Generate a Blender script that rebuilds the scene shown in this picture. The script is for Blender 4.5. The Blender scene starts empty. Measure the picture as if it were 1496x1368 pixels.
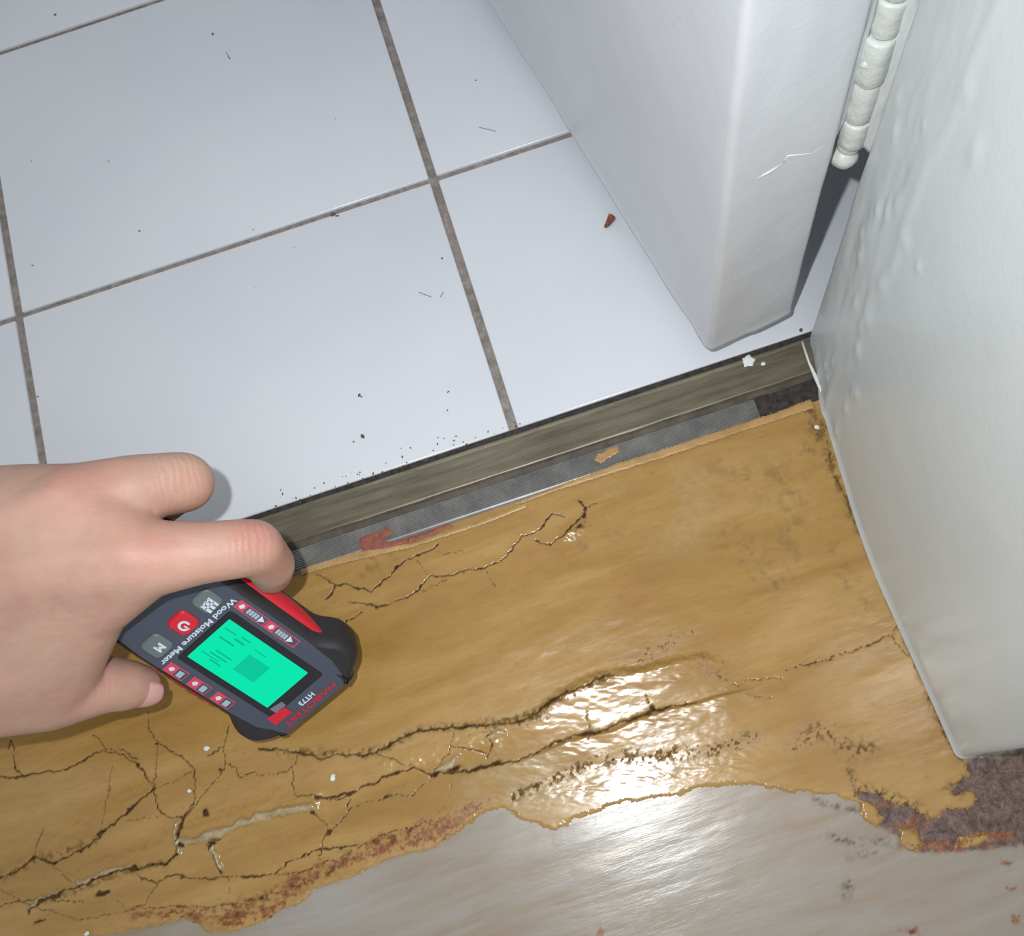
import bpy, bmesh, math, random
import numpy as np
from mathutils import Vector, Matrix

scene = bpy.context.scene
col = scene.collection
random.seed(4)

# ------------------------------------------------------------------ camera
W2C = np.array([[0.94621896, -0.29704715, -0.09486924],      # world -> camera (x right, y down, z forward)
                [-0.31169826, -0.90522338, -0.27656553],
                [-0.00372485, 0.29126213, -0.95630086]])
u_, _, v_ = np.linalg.svd(W2C); W2C = u_ @ v_
CH, CF, CPX, CPY = 0.38774, 1456.09, 819.92, 748.46
CC = np.array([0.0095724, -0.2889135, CH])


def at(px, py, z=0.0):
    d = W2C.T @ np.array([(px - CPX) / CF, (py - CPY) / CF, 1.0])
    return CC + (z - CH) / d[2] * d


def pix(P):
    """pixel coordinates of an (N,3) array of world points"""
    c = (np.asarray(P) - CC) @ W2C.T
    return CF * c[:, 0] / c[:, 2] + CPX, CF * c[:, 1] / c[:, 2] + CPY


cam = bpy.data.cameras.new('camera')
cam.sensor_width = 36
cam.lens = CF / 1496 * 36
cam.shift_x = (748 - CPX) / 1496
cam.shift_y = (CPY - 684) / 1496
cam.clip_start = 0.01
camo = bpy.data.objects.new('camera', cam)
col.objects.link(camo)
M = Matrix([[W2C[0][i], -W2C[1][i], -W2C[2][i], CC[i]] for i in range(3)] + [[0, 0, 0, 1]])
camo.matrix_world = M
scene.camera = camo

# ------------------------------------------------------------------ world and lights
world = bpy.data.worlds.new('world')
scene.world = world
world.use_nodes = True
bg = world.node_tree.nodes['Background']
bg.inputs[0].default_value = (0.93, 0.97, 1.0, 1)
bg.inputs[1].default_value = 0.47

fl = bpy.data.lights.new('phone_flash', 'SPOT')
fl.energy = 3.9
fl.spot_size = math.radians(112)
fl.spot_blend = 1.0
fl.shadow_soft_size = 0.0028
fl.color = (0.97, 0.985, 1.0)
flo = bpy.data.objects.new('phone_flash', fl)
col.objects.link(flo)
flo.location = CC + W2C[0] * (-0.0225) + W2C[1] * (-0.016)
flo.rotation_euler = Vector(W2C[2] + W2C[0] * 0.04 - W2C[1] * 0.06).to_track_quat('-Z', 'Y').to_euler()

cl = bpy.data.lights.new('ceiling_lamp', 'AREA')
cl.shape = 'DISK'
cl.size = 1.6
cl.energy = 5
cl.color = (1.0, 0.97, 0.92)
clo = bpy.data.objects.new('ceiling_lamp', cl)
col.objects.link(clo)
clo.location = (0.4, -1.0, 2.35)
clo.rotation_euler = (Vector((0, -0.1, 0)) - clo.location).to_track_quat('-Z', 'Y').to_euler()

scene.view_settings.view_transform = 'Standard'
scene.view_settings.look = 'None'
scene.view_settings.gamma = 1
scene.view_settings.use_curve_mapping = False
scene.view_settings.exposure = 0.22


# ------------------------------------------------------------------ helpers
def srgb(r, g, b):
    f = lambda c: (c / 255 / 12.92) if c / 255 <= 0.04045 else ((c / 255 + 0.055) / 1.055) ** 2.4
    return (f(r), f(g), f(b), 1)


class NT:
    def __init__(s, name):
        s.m = bpy.data.materials.new(name)
        s.m.use_nodes = True
        s.n = s.m.node_tree.nodes
        s.l = s.m.node_tree.links
        s.b = s.n['Principled BSDF']
        s.geo = None

    def link(s, a, b): s.l.new(a, b)

    def node(s, t, **k):
        n = s.n.new(t)
        for a, v in k.items():
            if a.startswith('i_'):
                key = a[2:].replace('_', ' ')
                n.inputs[int(key) if key.isdigit() else key].default_value = v
            else:
                setattr(n, a, v)
        return n

    def coord(s, scale=(1, 1, 1), rot=(0, 0, 0)):
        tc = s.node('ShaderNodeTexCoord')
        mp = s.node('ShaderNodeMapping')
        mp.inputs['Scale'].default_value = scale
        mp.inputs['Rotation'].default_value = rot
        s.link(tc.outputs['Object'], mp.inputs['Vector'])
        return mp.outputs['Vector']

    def noise(s, scale, detail=4, rough=0.55, vec=None, dist=0.0):
        n = s.node('ShaderNodeTexNoise')
        n.inputs['Scale'].default_value = scale
        n.inputs['Detail'].default_value = detail
        n.inputs['Roughness'].default_value = rough
        n.inputs['Distortion'].default_value = dist
        s.link(vec if vec else s.coord(), n.inputs['Vector'])
        return n.outputs['Fac']

    def ramp(s, fac, stops):
        r = s.node('ShaderNodeValToRGB')
        e = r.color_ramp.elements
        while len(e) > 1: e.remove(e[-1])
        e[0].position, e[0].color = stops[0][0], stops[0][1]
        for p, c in stops[1:]:
            k = e.new(p); k.color = c
        s.link(fac, r.inputs['Fac'])
        return r.outputs['Color']

    def mix(s, fac, a, b, mode='MIX'):
        m = s.node('ShaderNodeMix', data_type='RGBA', blend_type=mode)
        for inp, v in ((m.inputs['Factor'], fac), (m.inputs['A'], a), (m.inputs['B'], b)):
            pass
        ia, ib, jf = m.inputs[6], m.inputs[7], m.inputs[0]
        for inp, v in ((jf, fac), (ia, a), (ib, b)):
            if hasattr(v, 'is_linked') or isinstance(v, bpy.types.NodeSocket): s.link(v, inp)
            else: inp.default_value = v
        return m.outputs[2]

    def attr(s, name):
        a = s.node('ShaderNodeAttribute', attribute_name=name)
        return a.outputs['Fac']

    def math(s, op, a, b=0.0, clamp=False):
        m = s.node('ShaderNodeMath', operation=op)
        m.use_clamp = clamp
        for i, v in ((0, a), (1, b)):
            if isinstance(v, bpy.types.NodeSocket): s.link(v, m.inputs[i])
            else: m.inputs[i].default_value = v
        return m.outputs[0]

    def bump(s, height, dist=0.001, strength=1.0, prev=None):
        b = s.node('ShaderNodeBump')
        b.inputs['Distance'].default_value = dist
        b.inputs['Strength'].default_value = strength
        s.link(height, b.inputs['Height'])
        if prev: s.link(prev, b.inputs['Normal'])
        return b.outputs['Normal']

    def set(s, **k):
        names = {'color': 'Base Color', 'rough': 'Roughness', 'metal': 'Metallic', 'normal': 'Normal', 'coat': 'Coat Weight',
                 'coat_rough': 'Coat Roughness', 'spec': 'Specular IOR Level', 'sss': 'Subsurface Weight', 'sss_r': 'Subsurface Radius',
                 'sss_s': 'Subsurface Scale', 'emit': 'Emission Color', 'emit_s': 'Emission Strength', 'alpha': 'Alpha', 'trans': 'Transmission Weight'}
        for a, v in k.items():
            inp = s.b.inputs[names[a]]
            if isinstance(v, bpy.types.NodeSocket): s.link(v, inp)
            else: inp.default_value = v
        return s.m


def simple(name, c, rough=0.5, **k):
    t = NT(name)
    return t.set(color=srgb(*c), rough=rough, **k)


def mesh_obj(name, verts, faces, mat, parent=None, smooth=True, mw=None):
    me = bpy.data.meshes.new(name)
    me.from_pydata([tuple(v) for v in verts], [], faces)
    me.update()
    if smooth: me.shade_smooth()
    if mat: me.materials.append(mat)
    o = bpy.data.objects.new(name, me)
    col.objects.link(o)
    if parent: o.parent = parent
    if mw is not None: o.matrix_local = mw
    return o


def bm_obj(name, bm, mat, parent=None, smooth=False):
    bmesh.ops.recalc_face_normals(bm, faces=bm.faces)
    me = bpy.data.meshes.new(name)
    bm.to_mesh(me); bm.free()
    if smooth: me.shade_smooth()
    if mat: me.materials.append(mat)
    o = bpy.data.objects.new(name, me)
    col.objects.link(o)
    if parent: o.parent = parent
    return o


def empty(name, loc, parent=None):
    o = bpy.data.objects.new(name, None)
    o.empty_display_size = 0.02
    col.objects.link(o)
    o.location = loc
    if parent: o.parent = parent
    return o


def tag(o, label=None, cat=None, group=None, kind=None):
    if label: o['label'] = label
    if cat: o['category'] = cat
    if group: o['group'] = group
    if kind: o['kind'] = kind
    return o


def bevel_box(bm, x0, x1, y0, y1, z0, z1, r=0.0005, seg=2):
    res = bmesh.ops.create_cube(bm, size=1)
    for v in res['verts']:
        v.co.x = x0 if v.co.x < 0 else x1
        v.co.y = y0 if v.co.y < 0 else y1
        v.co.z = z0 if v.co.z < 0 else z1
    if r > 0:
        ed = set()
        for v in res['verts']: ed.update(v.link_edges)
        bmesh.ops.bevel(bm, geom=list(ed), offset=r, segments=seg, affect='EDGES', profile=0.6)


# value noise in numpy
def _hash(ix, iy, seed):
    n = (ix.astype(np.int64) * 374761393 + iy.astype(np.int64) * 668265263 + seed * 974634777) & 0xffffffff
    n = ((n ^ (n >> 13)) * 1274126177) & 0xffffffff
    return ((n ^ (n >> 16)) & 0xffff) / 65535.0


def vnoise(x, y, seed=0):
    ix, iy = np.floor(x), np.floor(y)
    fx, fy = x - ix, y - iy
    fx = fx * fx * (3 - 2 * fx); fy = fy * fy * (3 - 2 * fy)
    a, b = _hash(ix, iy, seed), _hash(ix + 1, iy, seed)
    c, d = _hash(ix, iy + 1, seed), _hash(ix + 1, iy + 1, seed)
    return (a + (b - a) * fx) * (1 - fy) + (c + (d - c) * fx) * fy


def fbm(x, y, seed=0, oct=4, gain=0.5):
    s = np.zeros_like(x); a = 1.0; t = 0
    for o in range(oct):
        s += a * vnoise(x * 2 ** o, y * 2 ** o, seed + o * 17); t += a; a *= gain
    return s / t * 2 - 1


def seg_dist(X, Y, pts, reach=None):
    """distance to a polyline (pixels) and the parameter along it"""
    D = np.full(X.shape, 1e6)
    pts = np.array(pts, float)
    for p, q in zip(pts[:-1], pts[1:]):
        d = q - p; L = d @ d + 1e-9
        t = np.clip(((X - p[0]) * d[0] + (Y - p[1]) * d[1]) / L, 0, 1)
        D = np.minimum(D, np.hypot(X - p[0] - t * d[0], Y - p[1] - t * d[1]))
    return D


def seg_dist_s(X, Y, pts):
    """signed distance to a polyline read left to right (positive below it in the picture)"""
    D = np.full(X.shape, 1e6); S = np.ones(X.shape)
    pts = np.array(pts, float)
    for p, q in zip(pts[:-1], pts[1:]):
        d = q - p; L = d @ d + 1e-9
        t = np.clip(((X - p[0]) * d[0] + (Y - p[1]) * d[1]) / L, 0, 1)
        dd = np.hypot(X - p[0] - t * d[0], Y - p[1] - t * d[1])
        sg = np.sign(d[0] * (Y - p[1]) - d[1] * (X - p[0]))
        m = dd < D
        D[m] = dd[m]; S[m] = sg[m]
    return D * S


def in_poly(X, Y, poly):
    inside = np.zeros(X.shape, bool)
    n = len(poly)
    for i in range(n):
        x0, y0 = poly[i]; x1, y1 = poly[(i + 1) % n]
        c = ((y0 > Y) != (y1 > Y)) & (X < (x1 - x0) * (Y - y0) / ((y1 - y0) if y1 != y0 else 1e-9) + x0)
        inside ^= c
    return inside


def poly_sd(X, Y, poly):
    d = seg_dist(X, Y, list(poly) + [poly[0]])
    return np.where(in_poly(X, Y, poly), -d, d)      # negative inside


# ------------------------------------------------------------------ materials
def m_tile():
    t = NT('glazed_tile')
    c = t.ramp(t.noise(9, 3), [(0.3, srgb(203, 208, 214)), (0.7, srgb(210, 214, 219))])
    sp = t.noise(900, 2, 0.6)
    c = t.mix(t.ramp(sp, [(0.70, (0, 0, 0, 1)), (0.78, (0.35, 0.35, 0.35, 1))]), c, srgb(176, 176, 174))
    n = t.bump(t.noise(35, 2), 0.0004, 0.4)
    return t.set(color=c, rough=0.22, normal=n, spec=0.45)


def m_grout():
    t = NT('dirty_grout')
    c = t.ramp(t.noise(240, 5, 0.7), [(0.3, srgb(112, 104, 97)), (0.55, srgb(142, 133, 127)), (0.75, srgb(164, 158, 152))])
    return t.set(color=c, rough=0.9, normal=t.bump(t.noise(900, 4), 0.0005))


def m_white(name, a, b, rough=0.33, lump=0.0006, lscale=70):
    t = NT(name)
    c = t.ramp(t.noise(14, 3), [(0.3, srgb(*a)), (0.7, srgb(*b))])
    n1 = t.bump(t.noise(lscale, 3), lump, 0.6)
    n2 = t.bump(t.noise(600, 2), 0.0001, 0.6, n1)
    return t.set(color=c, rough=rough, normal=n2)


def m_ochre():
    t = NT('ochre_floor_paint')
    v = t.coord((1, 5, 1), (0, 0, math.radians(-8)))
    c = t.ramp(t.noise(12, 5, 0.6, v, 0.6), [(0.28, srgb(145, 111, 55)), (0.5, srgb(161, 126, 69)), (0.72, srgb(173, 140, 87))])
    bl = t.noise(18, 4, 0.6)
    c = t.mix(t.ramp(bl, [(0.50, (0, 0, 0, 1)), (0.72, (0.6, 0.6, 0.6, 1))]), c, srgb(148, 108, 58))
    c = t.mix(t.ramp(t.noise(120, 5, 0.7, v), [(0.48, (0, 0, 0, 1)), (0.75, (0.4, 0.4, 0.4, 1))]), c, srgb(132, 100, 58))
    c = t.mix(t.ramp(t.noise(320, 4, 0.7), [(0.60, (0, 0, 0, 1)), (0.74, (0.35, 0.35, 0.35, 1))]), c, srgb(120, 84, 40))
    c = t.mix(t.attr('pale'), c, t.ramp(t.noise(350, 3), [(0.35, srgb(146, 128, 94)), (0.65, srgb(172, 154, 120))]))
    c = t.mix(t.attr('rust'), c, t.ramp(t.noise(500, 4, 0.7), [(0.35, srgb(92, 52, 22)), (0.52, srgb(130, 78, 34)), (0.68, srgb(160, 112, 52))]))
    c = t.mix(t.attr('grime'), c, t.ramp(t.noise(700, 3), [(0.35, srgb(52, 38, 22)), (0.7, srgb(88, 66, 40))]))
    n1 = t.bump(t.noise(40, 3, 0.5, v), 0.0006, 0.15)
    n2 = t.bump(t.noise(260, 4, 0.65, t.coord((1, 3, 1))), 0.00010, 0.3, n1)
    r = t.math('ADD', t.math('MULTIPLY', t.noise(60, 3), 0.14), 0.13)
    r = t.math('ADD', r, t.math('MULTIPLY', t.attr('grime'), 0.7))
    r = t.math('ADD', r, t.math('MULTIPLY', t.attr('rust'), 0.25), True)
    return t.set(color=c, rough=r, normal=n2, spec=t.math('SUBTRACT', 0.5, t.math('MULTIPLY', t.attr('grime'), 0.45)))


def m_grey_floor():
    t = NT('worn_grey_floor')
    v = t.coord((1, 7, 1), (0, 0, math.radians(-6)))
    c = t.ramp(t.noise(16, 5, 0.62, v, 0.4), [(0.3, srgb(138, 122, 100)), (0.48, srgb(144, 136, 124)), (0.7, srgb(152, 147, 140))])
    c = t.mix(t.ramp(t.noise(7, 4, 0.6), [(0.5, (0, 0, 0, 1)), (0.75, (0.5, 0.5, 0.5, 1))]), c, srgb(150, 118, 84))
    c = t.mix(t.attr('brown'), c, t.ramp(t.noise(260, 8, 0.9, None, 0.5), [(0.36, srgb(46, 32, 30)), (0.47, srgb(84, 64, 58)), (0.56, srgb(112, 92, 84)), (0.63, srgb(136, 104, 84)), (0.72, srgb(146, 132, 124))]))
    c = t.mix(t.attr('rust'), c, t.ramp(t.noise(420, 5, 0.75), [(0.34, srgb(78, 44, 30)), (0.5, srgb(128, 76, 44)), (0.66, srgb(168, 116, 76)), (0.76, srgb(122, 112, 106))]))
    c = t.mix(t.attr('grime'), c, srgb(70, 60, 52))
    n1 = t.bump(t.noise(50, 4, 0.6, v), 0.0005, 0.2)
    n2 = t.bump(t.noise(300, 4, 0.65, v), 0.0001, 0.3, n1)
    r = t.math('ADD', t.math('MULTIPLY', t.noise(90, 3), 0.10), 0.20)
    r = t.math('ADD', r, t.math('MULTIPLY', t.attr('brown'), 0.3), True)
    return t.set(color=c, rough=r, normal=n2, spec=0.45)


M_TILE, M_GROUT = m_tile(), m_grout()
M_OCHRE, M_GREY = m_ochre(), m_grey_floor()
M_DOOR = m_white('door_white_paint', (196, 199, 204), (204, 207, 211), 0.36, 0.0005, 60)
M_WALL = m_white('wall_white_gloss', (190, 196, 196), (198, 203, 203), 0.36, 0.0005, 40)
M_CREAM = m_white('hinge_cream_paint', (192, 197, 192), (202, 206, 201), 0.38, 0.0006, 300)

# ------------------------------------------------------------------ tiled floor
TX, TY = 0.2, 0.1511
Y_THR = -0.1306
me = None
tile_floor = mesh_obj('floor', [(-1.4, Y_THR - 0.0005, -0.0014), (1.4, Y_THR - 0.0005, -0.0014), (1.4, 1.66, -0.0014), (-1.4, 1.66, -0.0014),
                                (-1.4, Y_THR - 0.0005, -0.03), (1.4, Y_THR - 0.0005, -0.03), (1.4, 1.66, -0.03), (-1.4, 1.66, -0.03)],
                      [(0, 1, 2, 3), (4, 7, 6, 5), (0, 4, 5, 1), (3, 2, 6, 7), (0, 3, 7, 4), (1, 5, 6, 2)], M_GROUT, smooth=False)
tag(tile_floor, 'white glazed tile floor with dirty grey joints beyond the threshold', kind='structure')


def tile_mesh(w, h):
    bm = bmesh.new()
    bevel_box(bm, -w / 2, w / 2, -h / 2, h / 2, -0.004, 0.0, 0.0007, 2)
    bmesh.ops.recalc_face_normals(bm, faces=bm.faces)
    me = bpy.data.meshes.new('tile')
    bm.to_mesh(me); bm.free(); me.shade_smooth()
    me.materials.append(M_TILE)
    return me


full = tile_mesh(TX - 0.0038, TY - 0.0029)
cut = tile_mesh(TX - 0.0038, -Y_THR - 0.0015 - 0.0014)
for j in range(-1, 9):
    for i in range(-6, 6):
        o = bpy.data.objects.new('tile', cut if j == -1 else full)
        col.objects.link(o)
        o.parent = tile_floor
        cy = (Y_THR + 0.0014 - 0.0015) / 2 if j == -1 else (j + 0.5) * TY
        o.location = ((i + 0.5) * TX, cy, random.uniform(-0.00025, 0.00025))
        o.rotation_euler = (random.uniform(-0.0012, 0.0012), random.uniform(-0.0012, 0.0012), 0)
        if j == -1: o.location.y = (-0.0015 + Y_THR + 0.0014) / 2

# ------------------------------------------------------------------ painted floor: grey base and cracked ochre coat
CR = [  # cracks: (width px, depth, points)
    (2.4, 1, [(844, 730), (855, 739), (850, 756), (835, 767), (824, 784), (805, 797), (782, 790)]),
    (1.5, .6, [(872, 734), (855, 740)]),
    (2.2, 1, [(822, 753), (807, 752), (782, 777), (762, 782), (749, 801), (732, 821), (709, 829), (668, 838), (627, 844), (612, 861), (597, 872), (582, 878), (566, 884), (548, 888)]),
    (1.3, .6, [(709, 835), (723, 857)]),
    (2.0, 1, [(638, 795), (620, 808), (593, 816), (578, 829), (567, 842), (548, 857), (543, 866), (522, 859), (507, 853), (489, 857), (474, 876)]),
    (1.4, .7, [(462, 838), (476, 846), (489, 857)]),
    (1.1, .6, [(608, 820), (616, 830), (625, 842)]),
    (1.2, .6, [(650, 807), (676, 803)]),
    (1.8, .8, [(510, 881), (533, 881), (552, 890)]),
    (1.8, .8, [(494, 920), (502, 912), (515, 904), (528, 894)]),
    (1.2, .6, [(617, 866), (640, 852), (655, 846)]),
    (2.0, .9, [(-60, 1150), (0, 1136), (35, 1134), (83, 1127), (115, 1115), (149, 1097), (174, 1101), (195, 1113), (212, 1132), (226, 1155), (229, 1179), (240, 1193), (268, 1198)]),
    (1.6, .8, [(10, 1096), (16, 1080), (22, 1124), (35, 1134)]),
    (1.6, .8, [(136, 1073), (153, 1094), (177, 1096), (199, 1108)]),
    (1.6, .8, [(217, 1040), (217, 1064), (231, 1087), (264, 1106), (285, 1125), (282, 1172), (268, 1198)]),
    (3.2, 1, [(268, 1198), (259, 1231), (257, 1249), (243, 1262), (226, 1261), (209, 1268), (189, 1271), (156, 1280), (115, 1294), (80, 1308), (63, 1316), (42, 1335)]),
    (2.8, 1, [(-60, 1310), (0, 1283), (21, 1276), (52, 1252), (80, 1261), (111, 1247), (139, 1229), (149, 1219), (184, 1189), (212, 1165), (226, 1153)]),
    (1.2, .6, [(52, 1252), (57, 1228), (64, 1207)]),
    (1.0, .5, [(149, 1219), (163, 1120)]),
    (1.2, .6, [(229, 1089), (226, 1151)]),
    (1.0, .5, [(184, 1200), (240, 1191)]),
    (1.0, .5, [(226, 1155), (258, 1138), (285, 1125)]),
    (1.4, .7, [(332, 1061), (327, 1092), (328, 1123), (306, 1148), (285, 1176), (268, 1198)]),
    (1.4, .7, [(302, 1106), (327, 1092)]),
    (1.3, .7, [(332, 1115), (344, 1123), (348, 1134), (368, 1129), (403, 1134), (426, 1120), (434, 1106)]),
    (2.6, 1, [(379, 1094), (410, 1096), (455, 1104), (469, 1111), (487, 1103), (518, 1104), (550, 1101), (575, 1084), (610, 1069), (648, 1065), (708, 1060), (751, 1056), (777, 1048), (802, 1028), (824, 1015), (858, 1003), (888, 985)]),
    (2.8, 1, [(460, 1167), (511, 1159), (563, 1137), (605, 1122), (631, 1131), (687, 1129), (717, 1118), (759, 1110), (802, 1092), (828, 1078), (888, 1065), (931, 1048), (973, 1033), (1016, 1028)]),
    (1.5, .7, [(546, 1101), (575, 1110), (605, 1122)]),
    (1.6, .7, [(628, 1138), (601, 1161), (563, 1165), (516, 1180), (507, 1189)]),
    (1.4, .8, [(661, 1072), (661, 1084), (657, 1101), (640, 1118), (631, 1131)]),
    (1.4, .8, [(661, 1092), (690, 1097), (717, 1101)]),
    (1.8, .8, [(724, 1066), (712, 1075), (721, 1088), (712, 1108)]),
    (1.0, .5, [(657, 1140), (655, 1165)]),
    (1.4, .7, [(518, 1155), (500, 1167), (480, 1168), (431, 1160), (425, 1140), (426, 1120)]),
    (1.5, .8, [(513, 1169), (507, 1189), (480, 1216), (466, 1196), (454, 1186)]),
    (1.4, .7, [(480, 1216), (473, 1221), (466, 1255)]),
    (2.0, .9, [(209, 1283), (229, 1290), (257, 1278), (288, 1287), (330, 1282), (403, 1278), (417, 1262), (466, 1242), (518, 1235)]),
    (1.4, .7, [(403, 1278), (440, 1275), (500, 1250), (560, 1222), (620, 1200)]),
    (1.6, .8, [(-60, 1345), (0, 1328), (21, 1318), (63, 1315), (87, 1315), (120, 1318)]),
    (1.2, .6, [(334, 1283), (334, 1304)]),
    (1.2, .6, [(229, 1290), (209, 1322), (188, 1328), (170, 1318)]),
    (1.2, .6, [(111, 1290), (76, 1266)]),
    (1.2, .6, [(192, 1271), (209, 1283)]),
    (1.4, .7, [(1311, 910), (1304, 926), (1274, 941), (1239, 953), (1205, 965), (1147, 980)]),
    (1.2, .6, [(1147, 991), (1113, 992), (1072, 1001)]),
    (1.1, .6, [(1304, 926), (1308, 938), (1328, 958), (1342, 963)]),
    (1.1, .5, [(1080, 1010), (1100, 1018), (1130, 1018)]),
    (1.3, .6, [(856, 1036), (862, 1060), (858, 1078)]),
    (1.6, .7, [(944, 1015), (952, 1040)]),
    (1.2, .6, [(0, 1300), (60, 1330), (120, 1345), (210, 1325), (290, 1325), (350, 1322), (417, 1300)]),
    (2.2, .9, [(320, 1225), (306, 1232), (312, 1250), (322, 1277)]),
]
BOUND = [(-2600, 1640), (-300, 1470), (-60, 1400), (60, 1380), (150, 1366), (215, 1356), (243, 1346), (268, 1340), (299, 1362), (340, 1362), (375, 1349), (424, 1325), (459, 1299), (524, 1276), (567, 1255), (631, 1238),
         (674, 1212), (708, 1187), (734, 1180), (759, 1195), (811, 1212), (845, 1195), (901, 1174), (990, 1161), (1016, 1152), (1062, 1146), (1100, 1147), (1137, 1155), (1219, 1162),
         (1251, 1172), (1256, 1158), (1270, 1156), (1291, 1166), (1308, 1172), (1328, 1176), (1345, 1188), (1356, 1201), (1369, 1194), (1387, 1180), (1414, 1182), (1431, 1167), (1421, 1156), (1397, 1163),
         (1391, 1150), (1400, 1142), (1414, 1137), (1416, 1112), (1430, 1095), (1600, 1060), (1600, 400), (-2600, 400)]
ISL = [[(1257, 1168), (1268, 1170), (1282, 1182), (1293, 1200), (1280, 1206), (1266, 1198), (1256, 1182)],
       [(1316, 1210), (1335, 1213), (1346, 1228), (1345, 1240), (1328, 1243), (1314, 1226)],
       [(1404, 1222), (1440, 1216), (1446, 1226), (1415, 1238), (1400, 1236)]]
BROWN = [(1251, 1172), (1256, 1150), (1300, 1160), (1380, 1180), (1400, 1130), (1416, 1108), (1800, 1030), (1800, 1200), (1496, 1240), (1400, 1246), (1345, 1247), (1298, 1220), (1275, 1205)]
RUSTB = [(620, 1220, 44, 19), (655, 1205, 20, 12), (560, 1240, 24, 12), (548, 1232, 12, 10), (430, 1292, 14, 18), (345, 1338, 26, 15), (395, 1330, 24, 10), (281, 1340, 15, 9), (455, 1278, 16, 12),
         (500, 1262, 22, 8), (250, 1332, 20, 6), (690, 1180, 24, 8), (1375, 1235, 70, 12)]

fx = np.arange(-0.275, 0.1375, 0.00045)
fy = np.arange(-0.395, -0.1595, 0.00045)
xs = np.concatenate([-0.275 - np.cumsum(np.geomspace(0.001, 0.09, 28))[::-1], fx, fx[-1] + np.cumsum(np.geomspace(0.001, 0.2, 21))])
ys = np.concatenate([-0.395 - np.cumsum(np.geomspace(0.001, 0.08, 22))[::-1], fy, [-0.1592]])
GX, GY = np.meshgrid(xs, ys)
nyg, nxg = GX.shape
PX, PY = pix(np.stack([GX.ravel(), GY.ravel(), np.zeros(GX.size)], 1))
PX = PX.reshape(GX.shape); PY = PY.reshape(GX.shape)
beh = (np.stack([GX, GY, 0 * GX], -1) - CC) @ W2C[2] < 0.05
PX[beh] = -5000; PY[beh] = 5000
# wobble so that traced lines read as torn paint
wx = PX + 3.6 * fbm(PX / 14, PY / 14, 5, 3) + 2.4 * fbm(PX / 6, PY / 6, 8, 2)
wy = PY + 3.6 * fbm(PX / 14, PY / 14, 15, 3) + 2.4 * fbm(PX / 6, PY / 6, 18, 2)
rx = PX + 9 * fbm(PX / 17, PY / 13, 25, 5, 0.7); ry = PY + 8 * fbm(PX / 17, PY / 13, 35, 5, 0.7)
sd = poly_sd(rx, ry, BOUND)
for p in ISL: sd = np.minimum(sd, poly_sd(rx, ry, p))
crack = np.zeros(GX.shape); cmask = np.zeros(GX.shape, bool)
for wd, dp, pts in CR:
    P = np.array(pts)
    m = (PX > P[:, 0].min() - 14) & (PX < P[:, 0].max() + 14) & (PY > P[:, 1].min() - 14) & (PY < P[:, 1].max() + 14)
    if not m.any(): continue
    d = seg_dist(wx[m], wy[m], pts)
    wv = wd * (0.75 + 0.9 * vnoise(PX[m] / 18, PY[m] / 18, 77) ** 2 + (1.6 * np.clip(vnoise(PX[m] / 26, PY[m] / 26, 78) - 0.7, 0, 1) * 3 if wd > 2.5 else 0))
    g = dp * np.exp(-(d / (wv * 0.5)) ** 2)
    crack[m] = np.maximum(crack[m], g)
    cmask[m] |= d < 1.1


def ridge(pts, w, h, nz=0.0, seed=0):
    d = seg_dist(wx, wy, pts)
    e = np.clip(1 - seg_dist(PX, PY, pts) / 1e5, 0, 1)
    return h * np.exp(-(d / w) ** 2) * (1 + nz * fbm(PX / 12, PY / 12, seed, 4, 0.6)) * e


hgt = 0.0002 * fbm(GX / 0.03, GY / 0.012, 3, 3) + 0.00004 * fbm(GX / 0.006, GY / 0.003, 9, 3)
# swollen bands either side of the middle seam: each leans down from its seam towards the viewer
US = [(520, 1104), (550, 1101), (575, 1084), (610, 1069), (648, 1065), (708, 1060), (751, 1056), (777, 1048), (802, 1028), (824, 1015), (850, 998), (888, 985), (940, 980), (985, 966), (1030, 960), (1062, 972), (1085, 990)]
MS = [(520, 1157), (563, 1137), (605, 1122), (631, 1131), (687, 1129), (717, 1118), (759, 1110), (802, 1092), (828, 1078), (888, 1065), (931, 1048), (973, 1033), (1016, 1024), (1060, 1012), (1100, 1002)]
LS = [(560, 1190), (640, 1180), (700, 1170), (750, 1160), (800, 1140), (850, 1120), (900, 1108), (960, 1104), (1040, 1097), (1100, 1085), (1140, 1080)]
sU, sM, sL = seg_dist_s(wx, wy, US), seg_dist_s(wx, wy, MS), seg_dist_s(wx, wy, LS)
lx_ = PX + 5 * fbm(PX / 60, PY / 60, 45, 2); ly_ = PY + 5 * fbm(PX / 60, PY / 60, 46, 2)
bU, bM, bL = seg_dist_s(lx_, ly_, US), seg_dist_s(lx_, ly_, MS), seg_dist_s(lx_, ly_, LS)
sstep = lambda v, a, b: np.clip((v - a) / (b - a), 0, 1) ** 2 * (3 - 2 * np.clip((v - a) / (b - a), 0, 1))
inx = sstep(PX, 560, 820) * (1 - sstep(PX, 985, 1078))
tb = np.clip(bU, 0, None) / (np.clip(bU, 0, None) + np.clip(-bM, 0, None) + 1e-3)
crumple = fbm(PX / 34, PY / 12, 40, 3, 0.6)
hgt += np.where(bM < 0, inx * 0.0023 * (1 - tb) * sstep(sU, -9, 5) * (1 + 0.14 * crumple), 0)
inx2 = sstep(PX, 600, 840) * (1 - sstep(PX, 1060, 1125))
tb2 = np.clip(bM, 0, None) / (np.clip(bM, 0, None) + np.clip(-bL, 0, None) + 1e-3)
hgt += np.where(bM > 0, inx2 * 0.0013 * (1 - tb2) * sstep(bM, 0, 4) * (bL < 0) * (1 + 0.22 * crumple), 0)
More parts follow.
